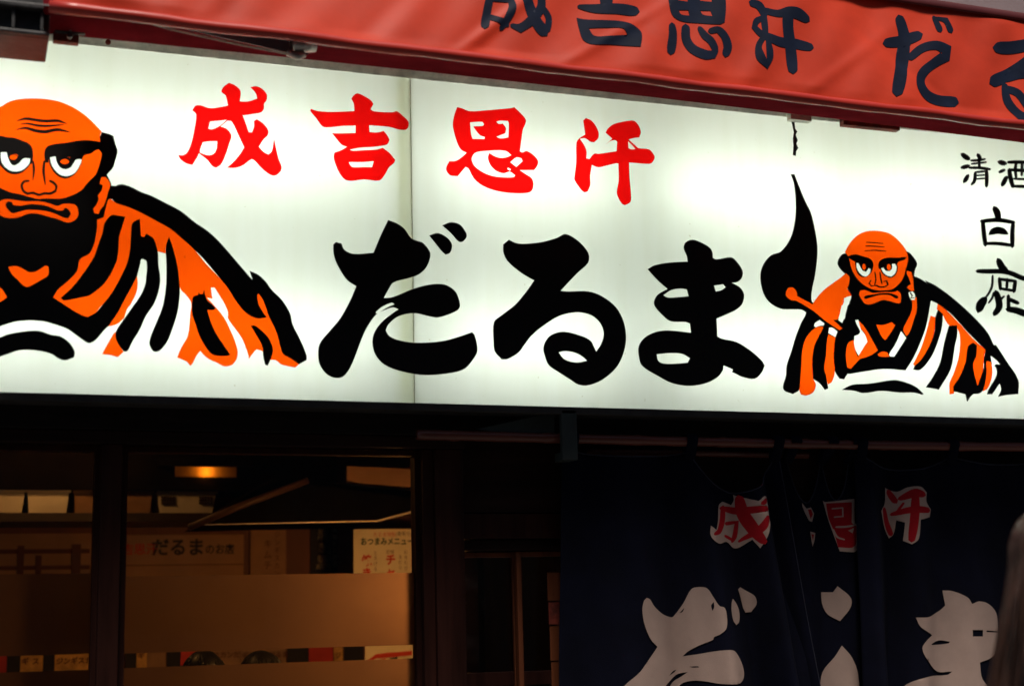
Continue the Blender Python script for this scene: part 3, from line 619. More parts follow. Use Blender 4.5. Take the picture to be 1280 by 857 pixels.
# --- small monk emblem with flaming brush
A, B, C, D = fr(1030, 280, 7.792), fr(970, 350, 5.354), fr(1040, 370, 6.592), fr(1130, 340, 5.04)
mono = [('K', FF([(192,258),(205,258),(225,310),(250,370),(272,415),(290,490),(300,570),(290,670),(276,740),(276,780),(290,800),(270,840),(240,815),(200,812),(150,810),(100,780),(75,735),(66,670),(80,625),(110,590),(150,575),(190,520),(208,450),(212,380),(205,300)])),
 ('K', B([(200,215),(165,290),(130,380),(100,480),(70,570),(65,640),(45,710),(55,740),(110,762),(150,735),(165,640),(200,600),(240,560),(245,660),(290,690),(325,735),(345,725),(330,640),(330,600),(385,540),(390,600),(420,655),(445,662),(475,625),(470,560),(500,480),(450,250),(380,255),(240,150),(180,150)])),
 ('K', A([(190,290),(145,330),(130,390),(165,450),(215,500),(240,560),(225,630),(265,700)])+C([(120,100),(95,220),(75,270),(40,330),(15,420),(20,520),(35,620),(60,680),(95,685),(120,640),(150,640),(270,620),(420,600),(600,612)])+D([(55,540),(100,440),(135,340),(165,180),(210,200),(300,270),(400,380),(510,490),(500,560),(530,570),(575,600),(580,650),(530,740),(520,770),(550,770),(600,700),(610,740),(590,785),(640,775),(715,768),(715,680),(640,560),(575,460),(560,460),(520,380),(430,280),(320,180),(200,90),(130,55)])+A([(1013,590),(930,535),(870,510),(880,450),(900,390),(860,320),(800,270),(500,300)])),
 ('O', A([(200,275),(240,200),(300,130),(370,85),(460,68),(560,75),(640,100),(720,165),(800,270),(815,340),(800,420),(760,540),(700,610),(650,640),(540,650),(430,625),(340,560),(280,480),(250,400),(235,330)])),
 ('O', B([(240,165),(270,120),(320,65),(380,20),(430,-15),(465,-45),(490,-20),(485,30),(470,60),(505,105),(465,115),(445,160),(410,265),(380,268),(300,225)])),
 ('O', B([(62,80),(80,52),(110,50),(135,75),(140,108),(245,165),(330,225),(400,285),(440,325),(420,335),(340,285),(240,205),(130,140),(95,135),(65,110)])),
 ('O', B([(265,318),(310,310),(315,320),(285,375),(255,440),(240,540),(245,660),(262,700),(245,750),(200,772),(165,765),(155,735),(165,570),(170,480),(190,400),(230,345)])),
 ('O', B([(345,362),(395,385),(385,460),(385,550),(390,610),(370,680),(345,698),(330,640),(318,590),(330,500),(335,420)])),
 ('O', C([(130,385),(175,360),(180,400),(190,450),(210,500),(225,520),(150,600),(120,590),(108,500),(115,420)])),
 ('O', C([(220,205),(255,240),(300,310),(375,445),(330,480),(270,505),(210,520),(215,495),(260,420),(290,375),(270,320),(235,270),(215,230)])),
 ('O', C([(358,235),(420,238),(490,215),(518,240),(490,290),(440,360),(425,360),(400,330),(375,280)])),
 ('O', C([(370,480),(410,458),(455,465),(470,498),(430,502),(380,495)])),
 ('O', C([(650,20),(695,10),(695,120),(670,200),(640,290),(610,335),(580,280),(600,230),(635,160),(655,100)])),
 ('O', A([(800,455),(850,470),(865,540),(870,610),(875,650),(840,655),(800,620),(815,600),(840,590),(820,530),(800,490)])),
 ('O', A([(335,690),(345,650),(400,645),(480,672),(560,660),(660,665),(715,650),(745,680),(745,760),(720,775),(640,755),(570,742),(500,765),(430,785),(390,775),(360,735)])),
 ('O', D([(210,200),(250,230),(340,320),(440,430),(510,490),(500,530),(490,640),(460,720),(435,650),(430,560),(400,600),(350,660),(315,720),(310,765),(285,770),(285,700),(310,640),(345,520),(350,400),(330,345),(280,335),(235,260),(205,235)])),
 ('O', D([(515,560),(545,565),(552,620),(545,680),(520,735),(495,750),(490,730),(510,650)])),
 ('K', D([(210,240),(240,265),(235,340),(215,420),(170,530),(100,615),(55,615),(65,590),(110,545),(165,450),(190,370),(195,290)])),
 ('O', D([(165,275),(195,285),(185,380),(165,450),(110,545),(65,590),(55,580),(100,490),(135,390)])),
 ('K', D([(280,340),(330,335),(330,400),(315,470),(290,610),(215,740),(190,735),(135,725),(180,660),(225,570),(250,450)])),
 ('K', D([(400,470),(430,445),(455,460),(450,530),(430,580),(440,650),(460,720),(500,600),(500,540),(515,510),(540,540),(515,560),(515,640),(495,740),(470,765),(430,770),(395,815),(385,770),(310,750),(310,720),(345,665),(385,570)])),
 ('W', B([(255,290),(290,268),(322,290),(318,305),(285,308),(262,318),(250,310)])), ('W', B([(350,320),(375,318),(410,345),(395,385),(345,355)])),
 ('W', B([(435,170),(460,165),(475,185),(460,240),(440,290),(412,270)])), ('W', B([(452,120),(470,118),(490,145),(485,165),(460,158),(450,145)])),
 ('W', D([(540,525),(580,555),(605,585),(575,580),(560,600),(575,650),(550,700),(525,735),(545,680),(555,600),(545,560)])),
 ('W', D([(170,180),(205,200),(205,240),(190,285),(160,275),(165,220)])),
 ('W', C([(185,200),(215,195),(235,270),(270,320),(290,375),(260,420),(215,495),(190,450),(175,390),(180,330),(215,315),(225,290),(200,240)])), ('W', C([(565,285),(610,345),(510,500),(470,498),(465,480),(520,390)])),
 ('K', C([(78,772),(160,732),(300,722),(500,692),(580,705),(680,745),(748,805),(740,812),(670,795),(560,795),(400,780),(300,795),(240,797),(180,780)])),
 ('K', A([(225,315),(300,297),(380,320),(440,340),(470,380),(470,430),(430,480),(300,400),(300,370),(250,340)])), ('K', A([(300,370),(470,380),(465,450),(430,500),(385,520),(340,500),(310,450)])),
 ('K', A([(525,400),(550,350),(620,330),(720,330),(800,320),(780,350),(720,370),(700,400),(660,405),(600,420),(560,430),(535,440)])), ('K', A([(540,420),(600,390),(700,385),(712,420),(695,490),(650,525),(610,515),(565,480)])),
 ('W', A([(310,378),(335,385),(352,420),(375,455),(405,465),(430,430),(452,440),(445,475),(415,508),(380,510),(340,480),(312,430)])), ('W', A([(548,432),(575,425),(600,455),(635,460),(655,435),(655,390),(690,388),(705,420),(690,480),(650,515),(610,505),(570,475)])),
 ('O', A(ell(385,418,20,30))), ('O', A(ell(628,422,22,32))),
 ('W', A([(815,670),(860,655),(885,690),(880,740),(840,740),(820,700)])),
] + strokes(A, [([(490,470),(500,540),(490,590)],9),([(540,470),(550,540),(560,580)],9),([(450,550),(435,580),(460,605),(500,600),(540,615),(590,610),(618,590),(605,555),(580,560)],12),
 ([(400,620),(470,650),(540,658),(690,645)],16),([(400,715),(430,708),(500,692),(560,682),(640,685),(705,715)],[36,28,18,16,18,34]),([(410,180),(470,183),(570,192)],8),([(405,215),(480,218),(580,226)],8),([(395,262),(490,258),(598,266)],9),([(835,670),(855,700),(840,720),(872,722)],9)])
def emblem(layers, label):
    V, F = arrange(layers)
    k = print_mesh('monk_emblem', V, F['K'], sg3(0.0050), 'black_film', sign, back=0.0035); k['label'] = label
    print_mesh('orange_film', V, F['O'], sg3(0.0046), 'orange_film', k, back=0.0030)
emblem(mono, 'small scowling monk in orange and black robe holding a flaming brush')

# --- large monk emblem (cut by the left side of the photograph; its other half mirrors the robe)
LA, LB, LC, LD, LE, LF = fr(0, 115, 7.794), fr(0, 205, 7.794), fr(0, 300, 5.356), fr(120, 220, 6.594), fr(120, 330, 6.119), fr(240, 310, 5.356)
AX = 37.6
body = [
 ('K', LB([(1085,215),(1130,220)])+LD([(170,80),(215,72),(290,95),(370,135),(450,165),(560,220),(700,295),(820,390),(910,450),(1000,530),(1055,590)])+LF([(260,50),(320,120),(380,190),(405,215),(385,155),(440,180),(490,225),(530,280),(600,350),(655,440),(670,510),(720,610),(765,720),(765,750),(730,770),(715,778),(660,740),(610,710),(590,660),(570,580),(545,520),(510,450),(495,400),(470,340),(445,305),(435,320),(445,380),(470,425),(497,465),(440,472),(390,455),(340,415),(290,350),(230,260),(150,160),(60,55),(0,0)])+LD([(700,510),(610,435),(510,380),(380,310),(270,260),(165,225),(130,190),(100,150)])),
 ('O', LD([(118,189),(165,225),(270,260),(380,310),(510,380),(610,435),(700,510),(800,600),(900,720),(1030,857)])+LF([(240,270),(290,350),(340,415),(390,455),(440,472),(497,465),(470,425),(445,380),(435,320),(445,305),(470,340),(495,400),(510,450),(545,520),(570,580),(590,660),(610,710),(660,740),(715,778),(690,800),(600,780),(560,750),(520,745),(500,720),(470,690),(430,678),(410,700),(380,742),(365,680),(330,700),(300,740),(270,780),(220,792),(170,770),(100,735),(55,690),(30,720)])+LE([(735,765),(720,778),(690,745),(620,715),(650,640),(700,550),(715,450),(720,380),(728,300),(690,240),(645,190),(632,100)])+LD([(660,700),(625,570),(600,505),(575,580),(572,640),(508,622),(490,560),(470,515),(415,478),(395,505),(370,500),(365,430),(360,355),(300,390),(288,460),(280,600),(255,720),(190,857)])+LE([(120,220),(0,370)])+LC([(640,490),(590,515),(520,490),(440,440),(355,385),(390,330),(450,280),(515,210),(535,130),(600,90),(635,10)])+LB([(930,720),(945,620),(945,545),(1010,520),(1030,430),(1055,350)])),
 ('K', LD([(130,325),(180,330),(240,338),(215,420),(190,500),(185,600),(172,700)])+LC([(782,139),(740,230),(690,300),(600,370),(540,385),(430,405),(405,390),(490,310),(560,220),(630,110),(665,10)])+LD([(50,480),(65,400),(90,360)])),
 ('K', LD([(360,355),(300,390),(288,460),(280,600),(255,720),(190,857)])+LE([(120,220),(50,310),(0,370)])+LC([(590,515),(540,560),(540,640),(570,680),(600,690),(640,670),(700,600)])+LE([(120,450),(170,370),(220,270),(275,170),(310,100),(330,40)])+LD([(335,830),(355,760),(370,690),(385,685),(415,700),(420,760),(410,857)])+LE([(385,80),(375,160),(340,240),(270,340),(200,440),(150,520),(150,570),(180,630),(215,670),(240,665),(280,590),(330,510),(380,400),(440,310),(475,220),(490,120),(475,0)])+LD([(510,640),(490,560),(470,515),(415,478),(395,505),(370,500),(365,430)])),
 ('O', LE([(312,95),(318,150),(308,220),(270,300),(235,350),(215,410),(175,450),(140,468),(95,478),(110,455),(165,375),(220,270),(275,170)])),
 ('K', LD([(600,505),(625,570),(660,700),(678,800)])+LE([(640,190),(638,260),(620,380),(575,520),(540,600),(490,660),(460,672),(430,660),(408,610),(415,560),(460,450),(510,320),(535,160),(537,0)])+LD([(575,580)])),
 ('K', LF([(0,350),(10,325),(40,315),(42,296),(52,310),(70,310),(80,280),(88,318),(100,350),(130,375),(160,405),(140,415),(100,415),(130,510),(170,590),(255,715),(230,722),(150,718),(110,690),(50,590),(20,500),(0,440)])),
 ('W', LF([(125,265),(150,265),(185,320),(215,370),(240,430),(240,470),(280,530),(330,600),(360,670),(378,740),(340,800),(290,770),(305,700),(285,620),(255,550),(215,470),(160,400),(95,330),(135,340),(130,310)])),
 ('K', LF([(392,522),(420,520),(470,560),(515,610),(540,680),(525,745),(505,788),(488,780),(475,720),(470,660),(440,600)])),
 ('O', LE([(135,530),(150,520),(150,570),(180,630),(210,672),(165,712),(100,695),(48,690),(60,660)])),
]
mir = [(c, [(2*AX-x, y) for x, y in p][::-1]) for c, p in body]
chest = [('K', [(AX, 180)]+LA([(975,430),(990,395),(1060,415),(1105,435),(1125,520),(1145,580),(1120,680),(1100,740),(1040,810)])+LB([(1075,180),(1085,215),(1100,260),(1090,330),(1060,420),(1040,510),(980,560),(975,620),(960,720),(920,800)])+LC([(625,90),(560,140),(540,220),(475,290),(415,345),(375,390),(440,440),(520,490),(590,515),(630,600),(600,690),(570,680),(500,630),(450,595),(380,570),(290,545),(190,537),(AX*5.356-10,537)]))]
cm = [(c, [(2*AX-x, y) for x, y in p][::-1]) for c, p in chest]
big = chest + cm + body + mir + [
 ('K', LC([(0,655),(60,630),(190,610),(265,610),(340,635),(400,645),(465,690),(500,750),(495,785),(435,805),(385,790),(350,765),(280,745),(190,735),(120,740),(60,760),(0,780),(-60,800),(-95,760),(-60,700)])),
 ('O', LC([(55,180),(110,175),(165,200),(190,215),(240,212),(300,175),(325,180),(322,235),(280,265),(220,300),(180,315),(150,300),(110,260),(75,225)])),
 ('O', LA([(-340,480),(-300,330),(-150,210),(0,150),(90,100),(190,75),(320,68),(450,75),(580,100),(720,160),(850,250),(990,390),(970,440),(975,490),(960,560),(990,600),(970,700),(940,790)])+LB([(930,110),(850,190),(790,260),(700,310),(600,340),(500,342),(440,340),(370,345),(300,330),(200,300),(100,280),(0,235),(-120,150),(-260,-20)])),
 ('O', LB([(0,365),(60,345),(130,350),(240,365),(380,365),(480,385),(560,410),(620,390),(720,395),(750,420),(762,490),(740,540),(690,570),(640,572),(560,540),(480,520),(360,487),(270,490),(190,520),(110,532),(40,520),(0,500),(-40,430)])),
 ('K', LB([(60,385),(85,370),(115,375),(130,405),(200,410),(300,395),(420,405),(500,430),(560,455),(610,455),(635,430),(670,450),(690,490),(665,530),(620,525),(560,495),(470,465),(360,450),(250,450),(180,470),(120,480),(80,450),(55,410)])),
 ('O', LB([(990,130),(1030,130),(1065,175),(1072,215),(1050,280),(1030,360),(1010,410),(975,450),(960,490),(920,485),(905,440),(930,410),(960,350),(950,310),(990,260),(1000,210),(970,195)])),
 ('K', LA([(430,600),(455,540),(520,515),(640,500),(750,480),(860,475),(975,490),(1000,560),(930,570),(890,600),(820,620),(800,650),(720,670),(680,640),(600,640),(545,640),(480,640),(470,690),(440,690)])),
 ('K', LA([(-200,560),(-60,440),(0,432),(70,445),(130,450),(220,480),(290,515),(318,570),(320,650),(310,705),(290,700),(270,645),(200,640),(160,610),(60,600),(0,590),(-80,600)])),
 ('K', LA([(478,640),(545,620),(700,650),(800,650),(790,700),(740,790),(680,835),(630,845),(570,825),(515,770),(480,700)])),
 ('W', LA([(485,640),(540,630),(555,690),(590,740),(640,755),(690,735),(720,690),(745,660),(795,660),(780,710),(740,780),(690,815),(630,825),(575,805),(530,760),(500,710)])),
 ('O', LA(ell(630,682,42,27))),
 ('K', LA([(-20,590),(80,590),(210,640),(300,650),(310,690),(260,750),(210,790),(150,805),(90,795),(30,750),(-15,690)])),
 ('W', LA([(8,590),(65,590),(80,650),(110,705),(140,718),(185,695),(230,650),(295,650),(285,700),(240,750),(190,775),(130,778),(80,760),(35,720),(10,670)])),
 ('O', LA(ell(130,640,38,25))),
] + strokes(LB, [([(322,-20),(330,60),(320,160)],[20,24,8]),([(430,-20),(424,80),(440,200)],[24,26,12]),([(280,168),(235,175),(210,210),(225,260),(265,290),(320,285),(380,303),(430,290),(490,290),(540,265),(548,220),(520,185),(485,168)],22)]) + strokes(LA, [([(165,285),(250,264),(360,280),(450,288),(560,285),(650,312)],[6,22,24,24,24,6]),([(205,315),(270,312),(360,330),(450,335),(620,322)],[6,14,20,20,6]),([(160,370),(250,355),(340,380),(440,392),(560,372),(680,395)],[6,20,28,30,28,6])])
emblem(big, 'large scowling bald monk in orange and black striped robe')

# ================================================================== AWNING
YA, KA = -0.55, 0.30
def zhem(x): return 3.174 - 0.0132*x
ax0 = float(P(66, 18, YA)[0]); ax1 = 4.7
ztop = float(P(1280, 20, -0.44)[2]); AH = ztop - zhem(3.4)
def wr(x, z):
    """slack and creases of the vinyl, in metres towards the street"""
    h = z - zhem(x)
    w = 0.010*math.sin(3.1*x+2.0*h+0.6) + 0.005*math.sin(7.3*x-9.0*h) + 0.0035*math.sin(15.1*x+13*h+1.0)
    w += 0.0022*math.sin(31*x-22*h+0.4*math.sin(9*x))
    for (xc, sl, wd, a) in ((1.42, -1.05, 0.028, 0.014), (1.10, -0.8, 0.05, -0.010), (0.62, -0.6, 0.04, 0.008), (2.05, 0.9, 0.05, -0.008), (2.62, -1.3, 0.035, 0.007), (3.05, 1.2, 0.04, -0.006), (1.78, -1.4, 0.03, 0.007), (0.40, 0.9, 0.04, -0.006), (2.35, -0.7, 0.045, 0.006), (3.45, -0.8, 0.04, 0.006)):
        d = (x + sl*(h-0.1) - xc)/wd
        w += 0.7*a*math.exp(-d*d)*math.exp(-((h-0.10)/0.22)**2)
    edge = min(1.0, h/0.05)*min(1.0, max(0.0, (AH-h))/0.04)
    return w*max(0.1, edge)
def afront(x, z, off=0.0): return (x, YA + KA*(z-3.15) - wr(x, z) - off, z)
aw = thing('awning', 'red vinyl shop awning with dark blue brush lettering above the sign', 'awning', loc=(2.3, YA, 3.1))
def fa(u, v):
    x = ax0 + u*(ax1-ax0); z = zhem(x) + 0.010 + v*(AH-0.010); return afront(x, z)
fab = sheet('fabric_front', 'vinyl_red', fa, 440, 60, aw, 0.002)
def fb(u, v):
    x = ax0 + u*(ax1-ax0); z = zhem(x) + AH - 0.012 + 0.034*v; y = YA + KA*(z-3.15) - 0.006 - 0.006*math.sin(math.pi*v); return (x, y, z)
sheet('top_binding', 'vinyl_dark', fb, 60, 4, aw, 0.003)
def fc(u, v):
    x = ax0 + u*(ax1-ax0); z = zhem(x) + AH + 0.02 + 0.16*v - 0.02*math.sin(math.pi*v); y = YA + KA*(zhem(x)+AH-3.15) + v*(0.255 - (YA + KA*(zhem(x)+AH-3.15))); return (x, y, z)
sheet('roof_fabric', 'vinyl_red', fc, 60, 10, aw, 0.003)
hp = [(ax0-0.01 + (ax1-ax0+0.01)*i/60, YA-0.004+0.002*math.sin(i*1.3), zhem(ax0+(ax1-ax0)*i/60)+0.0015*math.sin(i*0.9)) for i in range(61)]
tube('hem_piping', 'vinyl_hem', hp, [0.0165+0.0012*math.sin(i*2.1) for i in range(61)], aw, 14)
# painted front bar seen from below
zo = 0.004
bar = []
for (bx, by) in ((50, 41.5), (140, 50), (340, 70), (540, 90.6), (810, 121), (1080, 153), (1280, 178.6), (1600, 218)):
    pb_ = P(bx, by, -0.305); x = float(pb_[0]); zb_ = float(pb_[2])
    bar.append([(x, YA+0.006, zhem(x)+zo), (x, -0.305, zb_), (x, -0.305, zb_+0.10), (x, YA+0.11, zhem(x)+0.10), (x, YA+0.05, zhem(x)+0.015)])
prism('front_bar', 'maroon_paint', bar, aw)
# folded arm below the bar
def a3(px, py, Y): return tuple(P(px, py, Y))
arm = prism('folding_arm', 'arm_paint', [[a3(150, 18, -0.50), a3(392, 44, -0.50), a3(385, 69, -0.48), a3(368, 68, -0.48)], [tuple(np.array(a3(a, b, c))+np.array((0, 0.05, 0.02))) for a, b, c in ((150, 18, -0.50), (392, 44, -0.50), (385, 69, -0.48), (368, 68, -0.48))]], aw)
tube('tension_cable', 'alu', [a3(146, 18.5, -0.515), a3(220, 38, -0.515), a3(300, 56, -0.512), a3(372, 70, -0.51)], 0.0030, aw, 8)
bm = bmesh.new()
tube_bm(bm, [a3(366, 60, -0.50), a3(378, 55, -0.50), a3(394, 55, -0.50)], [0.020, 0.026, 0.024], 14)
tube_bm(bm, [a3(359, 66, -0.505), a3(372, 70, -0.505), a3(381, 68, -0.505)], [0.010, 0.014, 0.009], 10)
from_bm('arm_knuckle', bm, 'cast_metal', aw, True)
# end bracket
ex0 = float(P(-60, 20, -0.5)[0]); ex1 = float(P(63, 20, -0.5)[0])
def zp(py, px=30, Y=-0.5): return float(P(px, py, Y)[2])
br = box('end_bracket', 'bracket_dark', ex0, ex1, -0.47, -0.28, zp(40), 3.46, aw, 0.006)
for (a, b, d) in ((2, 9, 0.03), (35, 40, 0.02)):
    box('flange', 'bracket_dark', ex0, ex1, -0.47-d, -0.471, zp(b), zp(a), br, 0.004)
for px in (17, 53):
    box('rib', 'bracket_dark', float(P(px-2, 20, -0.5)[0]), float(P(px+2, 20, -0.5)[0]), -0.49, -0.4712, zp(34.5), zp(9.5), br, 0.002)
box('mounting_plate', 'rust_red', float(P(-60, 50, -0.3)[0]), float(P(57, 50, -0.3)[0]), -0.32, -0.29, zp(57, 30, -0.3), zp(39, 30, -0.3), aw, 0.003)
box('mounting_plate', 'rust_red', float(P(66, 50, -0.3)[0]), float(P(98, 50, -0.3)[0]), -0.325, -0.295, zp(56, 82, -0.3), zp(41, 82, -0.3), aw, 0.003)
jb = box('joint_plate', 'bracket_dark', float(P(68, 40, -0.33)[0]), float(P(106, 40, -0.33)[0]), -0.345, -0.326, zp(43, 85, -0.33), zp(28, 85, -0.33), aw, 0.003)
for (px, py) in ((88, 36), (87, 45)):
    p = P(px, py, -0.35); bm = bmesh.new(); tube_bm(bm, [(p[0], -0.358, p[2]), (p[0], -0.340, p[2])], 0.008, 8); from_bm('bolt', bm, 'bracket_dark', jb)
tube('rivet', 'rust_red', [tuple(P(135, 53, -0.05)), tuple(P(135, 53, -0.03))], 0.009, aw, 8)
# small clips between bar and sign
box('clip', 'alu', float(P(986, 148, -0.03)[0]), float(P(1012, 148, -0.03)[0]), -0.045, -0.016, float(P(1000, 152, -0.03)[2]), float(P(1000, 141, -0.03)[2]), aw, 0.002)
box('clip', 'rust_red', float(P(1052, 155, -0.03)[0]), float(P(1122, 160, -0.03)[0]), -0.045, -0.016, float(P(1088, 161, -0.03)[2]), float(P(1088, 150, -0.03)[2]), aw, 0.002)

def aw3(x, y):
    p = P(x, y, YA, KA, 3.15); q_ = afront(p[0], p[2], 0.0030); return q_
N1, N2, N3 = fr(590, 0, 5.818), fr(810, 0, 5.818), fr(1080, 0, 4.76)
def banner_letter(layers):
    V, F = arrange(layers, 3.0)
    o = print_mesh('printed_letter', V, F['K'], aw3, 'navy_print', fab)
    for p in o.data.polygons: p.use_smooth = True
banner_letter(strokes(N1, [([(150,-90),(125,0),(108,100),(97,185)],[50,58,60,62]),([(130,-10),(210,-5),(280,0),(290,60),(250,150),(215,205)],[40,44,56,56,52,36]),([(130,120),(180,140),(240,165),(260,180)],40),([(380,-60),(420,60),(470,160),(530,232)],[64,74,80,84]),([(505,-20),(500,60),(430,150),(350,205),(290,182)],[60,64,70,66,30]),([(520,60),(560,130),(552,215)],[40,48,50]),([(60,-60),(300,-60),(620,-80)],44)], taper=0.9))
banner_letter(strokes(N1, [([(780,45),(900,66),(1060,72),(1185,88)],[30,64,78,70]),([(970,-140),(972,50)],90),([(740,-80),(1230,-66)],64)], taper=0.9) + [('K', N1([(765,125),(830,140),(950,150),(1100,165),(1180,200),(1225,250),(1215,350),(1130,340),(1000,325),(870,325),(810,290),(785,220)])), ('W', N1([(850,205),(960,205),(1090,215),(1125,260),(1000,265),(890,260)]))])
banner_letter([('K', N2([(130,-80),(145,60),(170,130),(230,165),(350,180),(500,195),(535,180),(545,60),(540,-80),(330,-95)])), ('W', N2([(210,85),(280,85),(290,125),(230,115)])), ('W', N2([(365,90),(435,95),(450,135),(385,120)])), ('W', N2([(190,-40),(270,-40),(275,25),(205,15)])), ('W', N2([(355,-40),(445,-40),(445,30),(365,20)]))]
    + strokes(N2, [([(160,195),(166,260),(155,385)],[50,62,64]),([(262,208),(265,300),(310,370),(400,412),(460,408),(478,370)],[64,66,68,70,60,50]),([(360,215),(395,270),(440,310),(478,372)],[34,52,54,50]),([(435,240),(490,232),(540,280),(566,350),(555,402)],[44,46,54,64,60])], taper=0.9))
banner_letter(strokes(N2, [([(740,30),(800,50),(840,120)],[56,62,50]),([(840,130),(775,165),(758,210),(800,255),(860,285),(950,315),(1060,318),(1185,342)],[30,46,46,50,62,70,74,60]),([(830,100),(838,250)],46),([(830,270),(785,350),(800,430),(850,480),(868,420),(852,300)],[36,44,64,66,54,34]),([(830,80),(930,105),(1010,95),(1080,105),(1155,145)],[44,52,76,80,56]),([(1010,90),(1010,200),(1030,330),(1045,515)],[80,84,88,78])], taper=0.9))
banner_letter(strokes(N3, [([(215,105),(240,180),(255,260)],[54,62,74]),([(138,252),(230,240),(330,208)],[56,66,60]),([(250,240),(225,400),(190,552)],[70,76,70]),([(280,340),(350,285),(430,272),(492,300),(485,335),(420,375),(355,430),(338,500),(372,560),(440,592),(550,602)],[44,50,54,74,70,56,56,58,62,68,66]),([(422,98),(438,140),(452,180)],[24,34,38]),([(430,105),(490,118),(518,182)],[22,38,40])], taper=0.9))
banner_letter(strokes(N3, [([(795,280),(870,282),(960,270),(1070,246)],[64,72,72,60]),([(1062,250),(990,350),(880,430),(780,480)],[60,64,66,76]),([(850,460),(960,430),(1060,470),(1090,580),(1030,680)],[50,62,60,60,50]),([(850,500),(866,600),(940,690),(1030,690)],[40,50,60,58]),([(860,520),(930,550),(990,640)],[44,48,46])], taper=0.9))

# ================================================================== NOREN
YN = 0.05
def nz(py, px): return float(P(px, py, YN)[2])
def nx(px, py): return float(P(px, py, YN)[0])
rd = thing('noren_rod', 'reddish bamboo pole carrying the dark blue noren below the sign', 'pole', loc=(1.35, 0.03, 2.1))
rp = []; rr = []
for i in range(0, 121):
    x = 1.352 + i*3.0/120; rp.append((x, 0.03, 2.098 + 0.004*math.sin(x*1.7))); rr.append(0.0165 + (0.0022 if i % 13 == 5 else 0.0) + 0.0006*math.sin(i*0.7))
tube('pole', 'bamboo', rp, rr, rd, 12)
tube('spare_pole', 'bamboo', [P(735, 565, 0.09), P(850, 566, 0.09), P(1010, 569, 0.09)], 0.011, rd, 10)
bk = thing('pole_bracket', 'dark green-grey steel bracket holding the bamboo pole', 'bracket', loc=(nx(703, 550), 0.03, nz(577, 703)))
box('upright', 'bracket_green', nx(694, 550), nx(713, 550), -0.012, 0.010, nz(577, 703), nz(515, 703), bk, 0.003)
box('pole_rest', 'bracket_green', nx(696, 550), nx(711, 550), 0.0105, 0.075, nz(577, 703), nz(566, 703), bk, 0.002)
prism('brace', 'bracket_green', [[a3(596, 536, 0.03), a3(693, 515, 0.03), a3(693, 550, 0.03)], [tuple(np.array(a3(a, b, 0.03))+np.array((0, 0.012, 0))) for a, b in ((596, 536), (693, 515), (693, 550))]], bk)
nor = thing('noren', 'dark blue noren curtain with pink-white and red brush characters hanging in the doorway', 'curtain', loc=(2.9, YN, 1.0))
class Panel:
    def __init__(s, tl, bl, tr, br, loops, sags, base, folds):
        s.tl, s.bl, s.tr, s.br = nx(tl, 563), nx(bl, 857), nx(tr, 563), nx(br, 857); s.zt, s.zb = 2.062, 1.02
        s.zref = nz(857, 800); s.loops = [nx(a, 563) for a in loops]; s.sags = sags; s.base = base; s.folds = folds
    def xe(s, z):
        t = (s.zt-z)/(s.zt-s.zref); t = min(t, 1.25)
        return s.tl+(s.bl-s.tl)*t, s.tr+(s.br-s.tr)*t
    def top(s, u):
        x = s.tl + u*(s.tr-s.tl); z = s.zt
        for (a, b, g) in zip(s.loops[:-1], s.loops[1:], s.sags):
            if a <= x <= b:
                t = (x-a)/(b-a); z -= g*(4*t*(1-t))**0.8
        return z
    def y(s, x, z):
        t = max(0.0, s.zt-z); l, r = s.xe(z); u = (x-l)/(r-l); y = s.base
        for (uc, wd, am, gr) in s.folds: y += 1.7*am*(0.35+gr*t)*math.exp(-((u-uc)/wd)**2)
        y += 0.009*(0.3+t)*math.sin(13*x+2.1*t+s.base*40) + 0.003*math.sin(29*x-3*t) + 0.0022*math.sin(47*x+11*z)
        return y
    def build(s):
        def f(u, v):
            z = s.top(u)*(1-v) + s.zb*v; l, r = s.xe(z); x = l+u*(r-l); return (x, s.y(x, z), z)
        o = sheet('panel', 'noren_cloth', f, 190, 80, nor, 0.0022); s.o = o
        top_ = [f(i/60, 0.0) for i in range(61)]
        tube('hem_cord', 'noren_hem', [(a, b-0.002, c) for a, b, c in top_], 0.0022, nor, 6)
        side_ = [f(1.0, j/24) for j in range(25)]
        tube('hem_cord', 'noren_hem', [(a, b-0.001, c) for a, b, c in side_], 0.0016, nor, 6)
        for lx_ in s.loops:
            w = 0.020; pts = []
            yy = s.y(lx_, s.zt-0.02)
            for k in range(15):
                a = math.pi*k/14; pts.append((0.03-0.0215*math.cos(a), 2.100+0.0215*math.sin(a)))
            prof = [(yy-0.003, s.zt-0.03)] + pts + [(yy+0.004, s.zt-0.03)]
            sheet('loop', 'noren_cloth', lambda u, v, p=prof: (lx_ + (u-0.5)*2*w, p[int(round(v*(len(p)-1)))][0], p[int(round(v*(len(p)-1)))][1]), 2, len(prof)-1, nor, 0.002)
        return o
pA = Panel(703, 700, 972, 1026, (712, 860, 968), (0.02, 0.14), 0.050, [(0.62, 0.05, -0.024, 1.0), (0.765, 0.045, 0.026, 1.0), (0.855, 0.04, -0.040, 1.1), (0.935, 0.03, 0.034, 1.0), (0.30, 0.10, -0.014, 0.9), (0.12, 0.06, 0.012, 0.8), (0.46, 0.05, 0.012, 0.9)])
pB = Panel(980, 985, 1078, 1088, (990, 1036, 1066), (0.17, 0.16), 0.095, [(0.25, 0.16, -0.012, 0.9), (0.52, 0.12, 0.014, 0.9), (0.85, 0.12, -0.010, 0.9)])
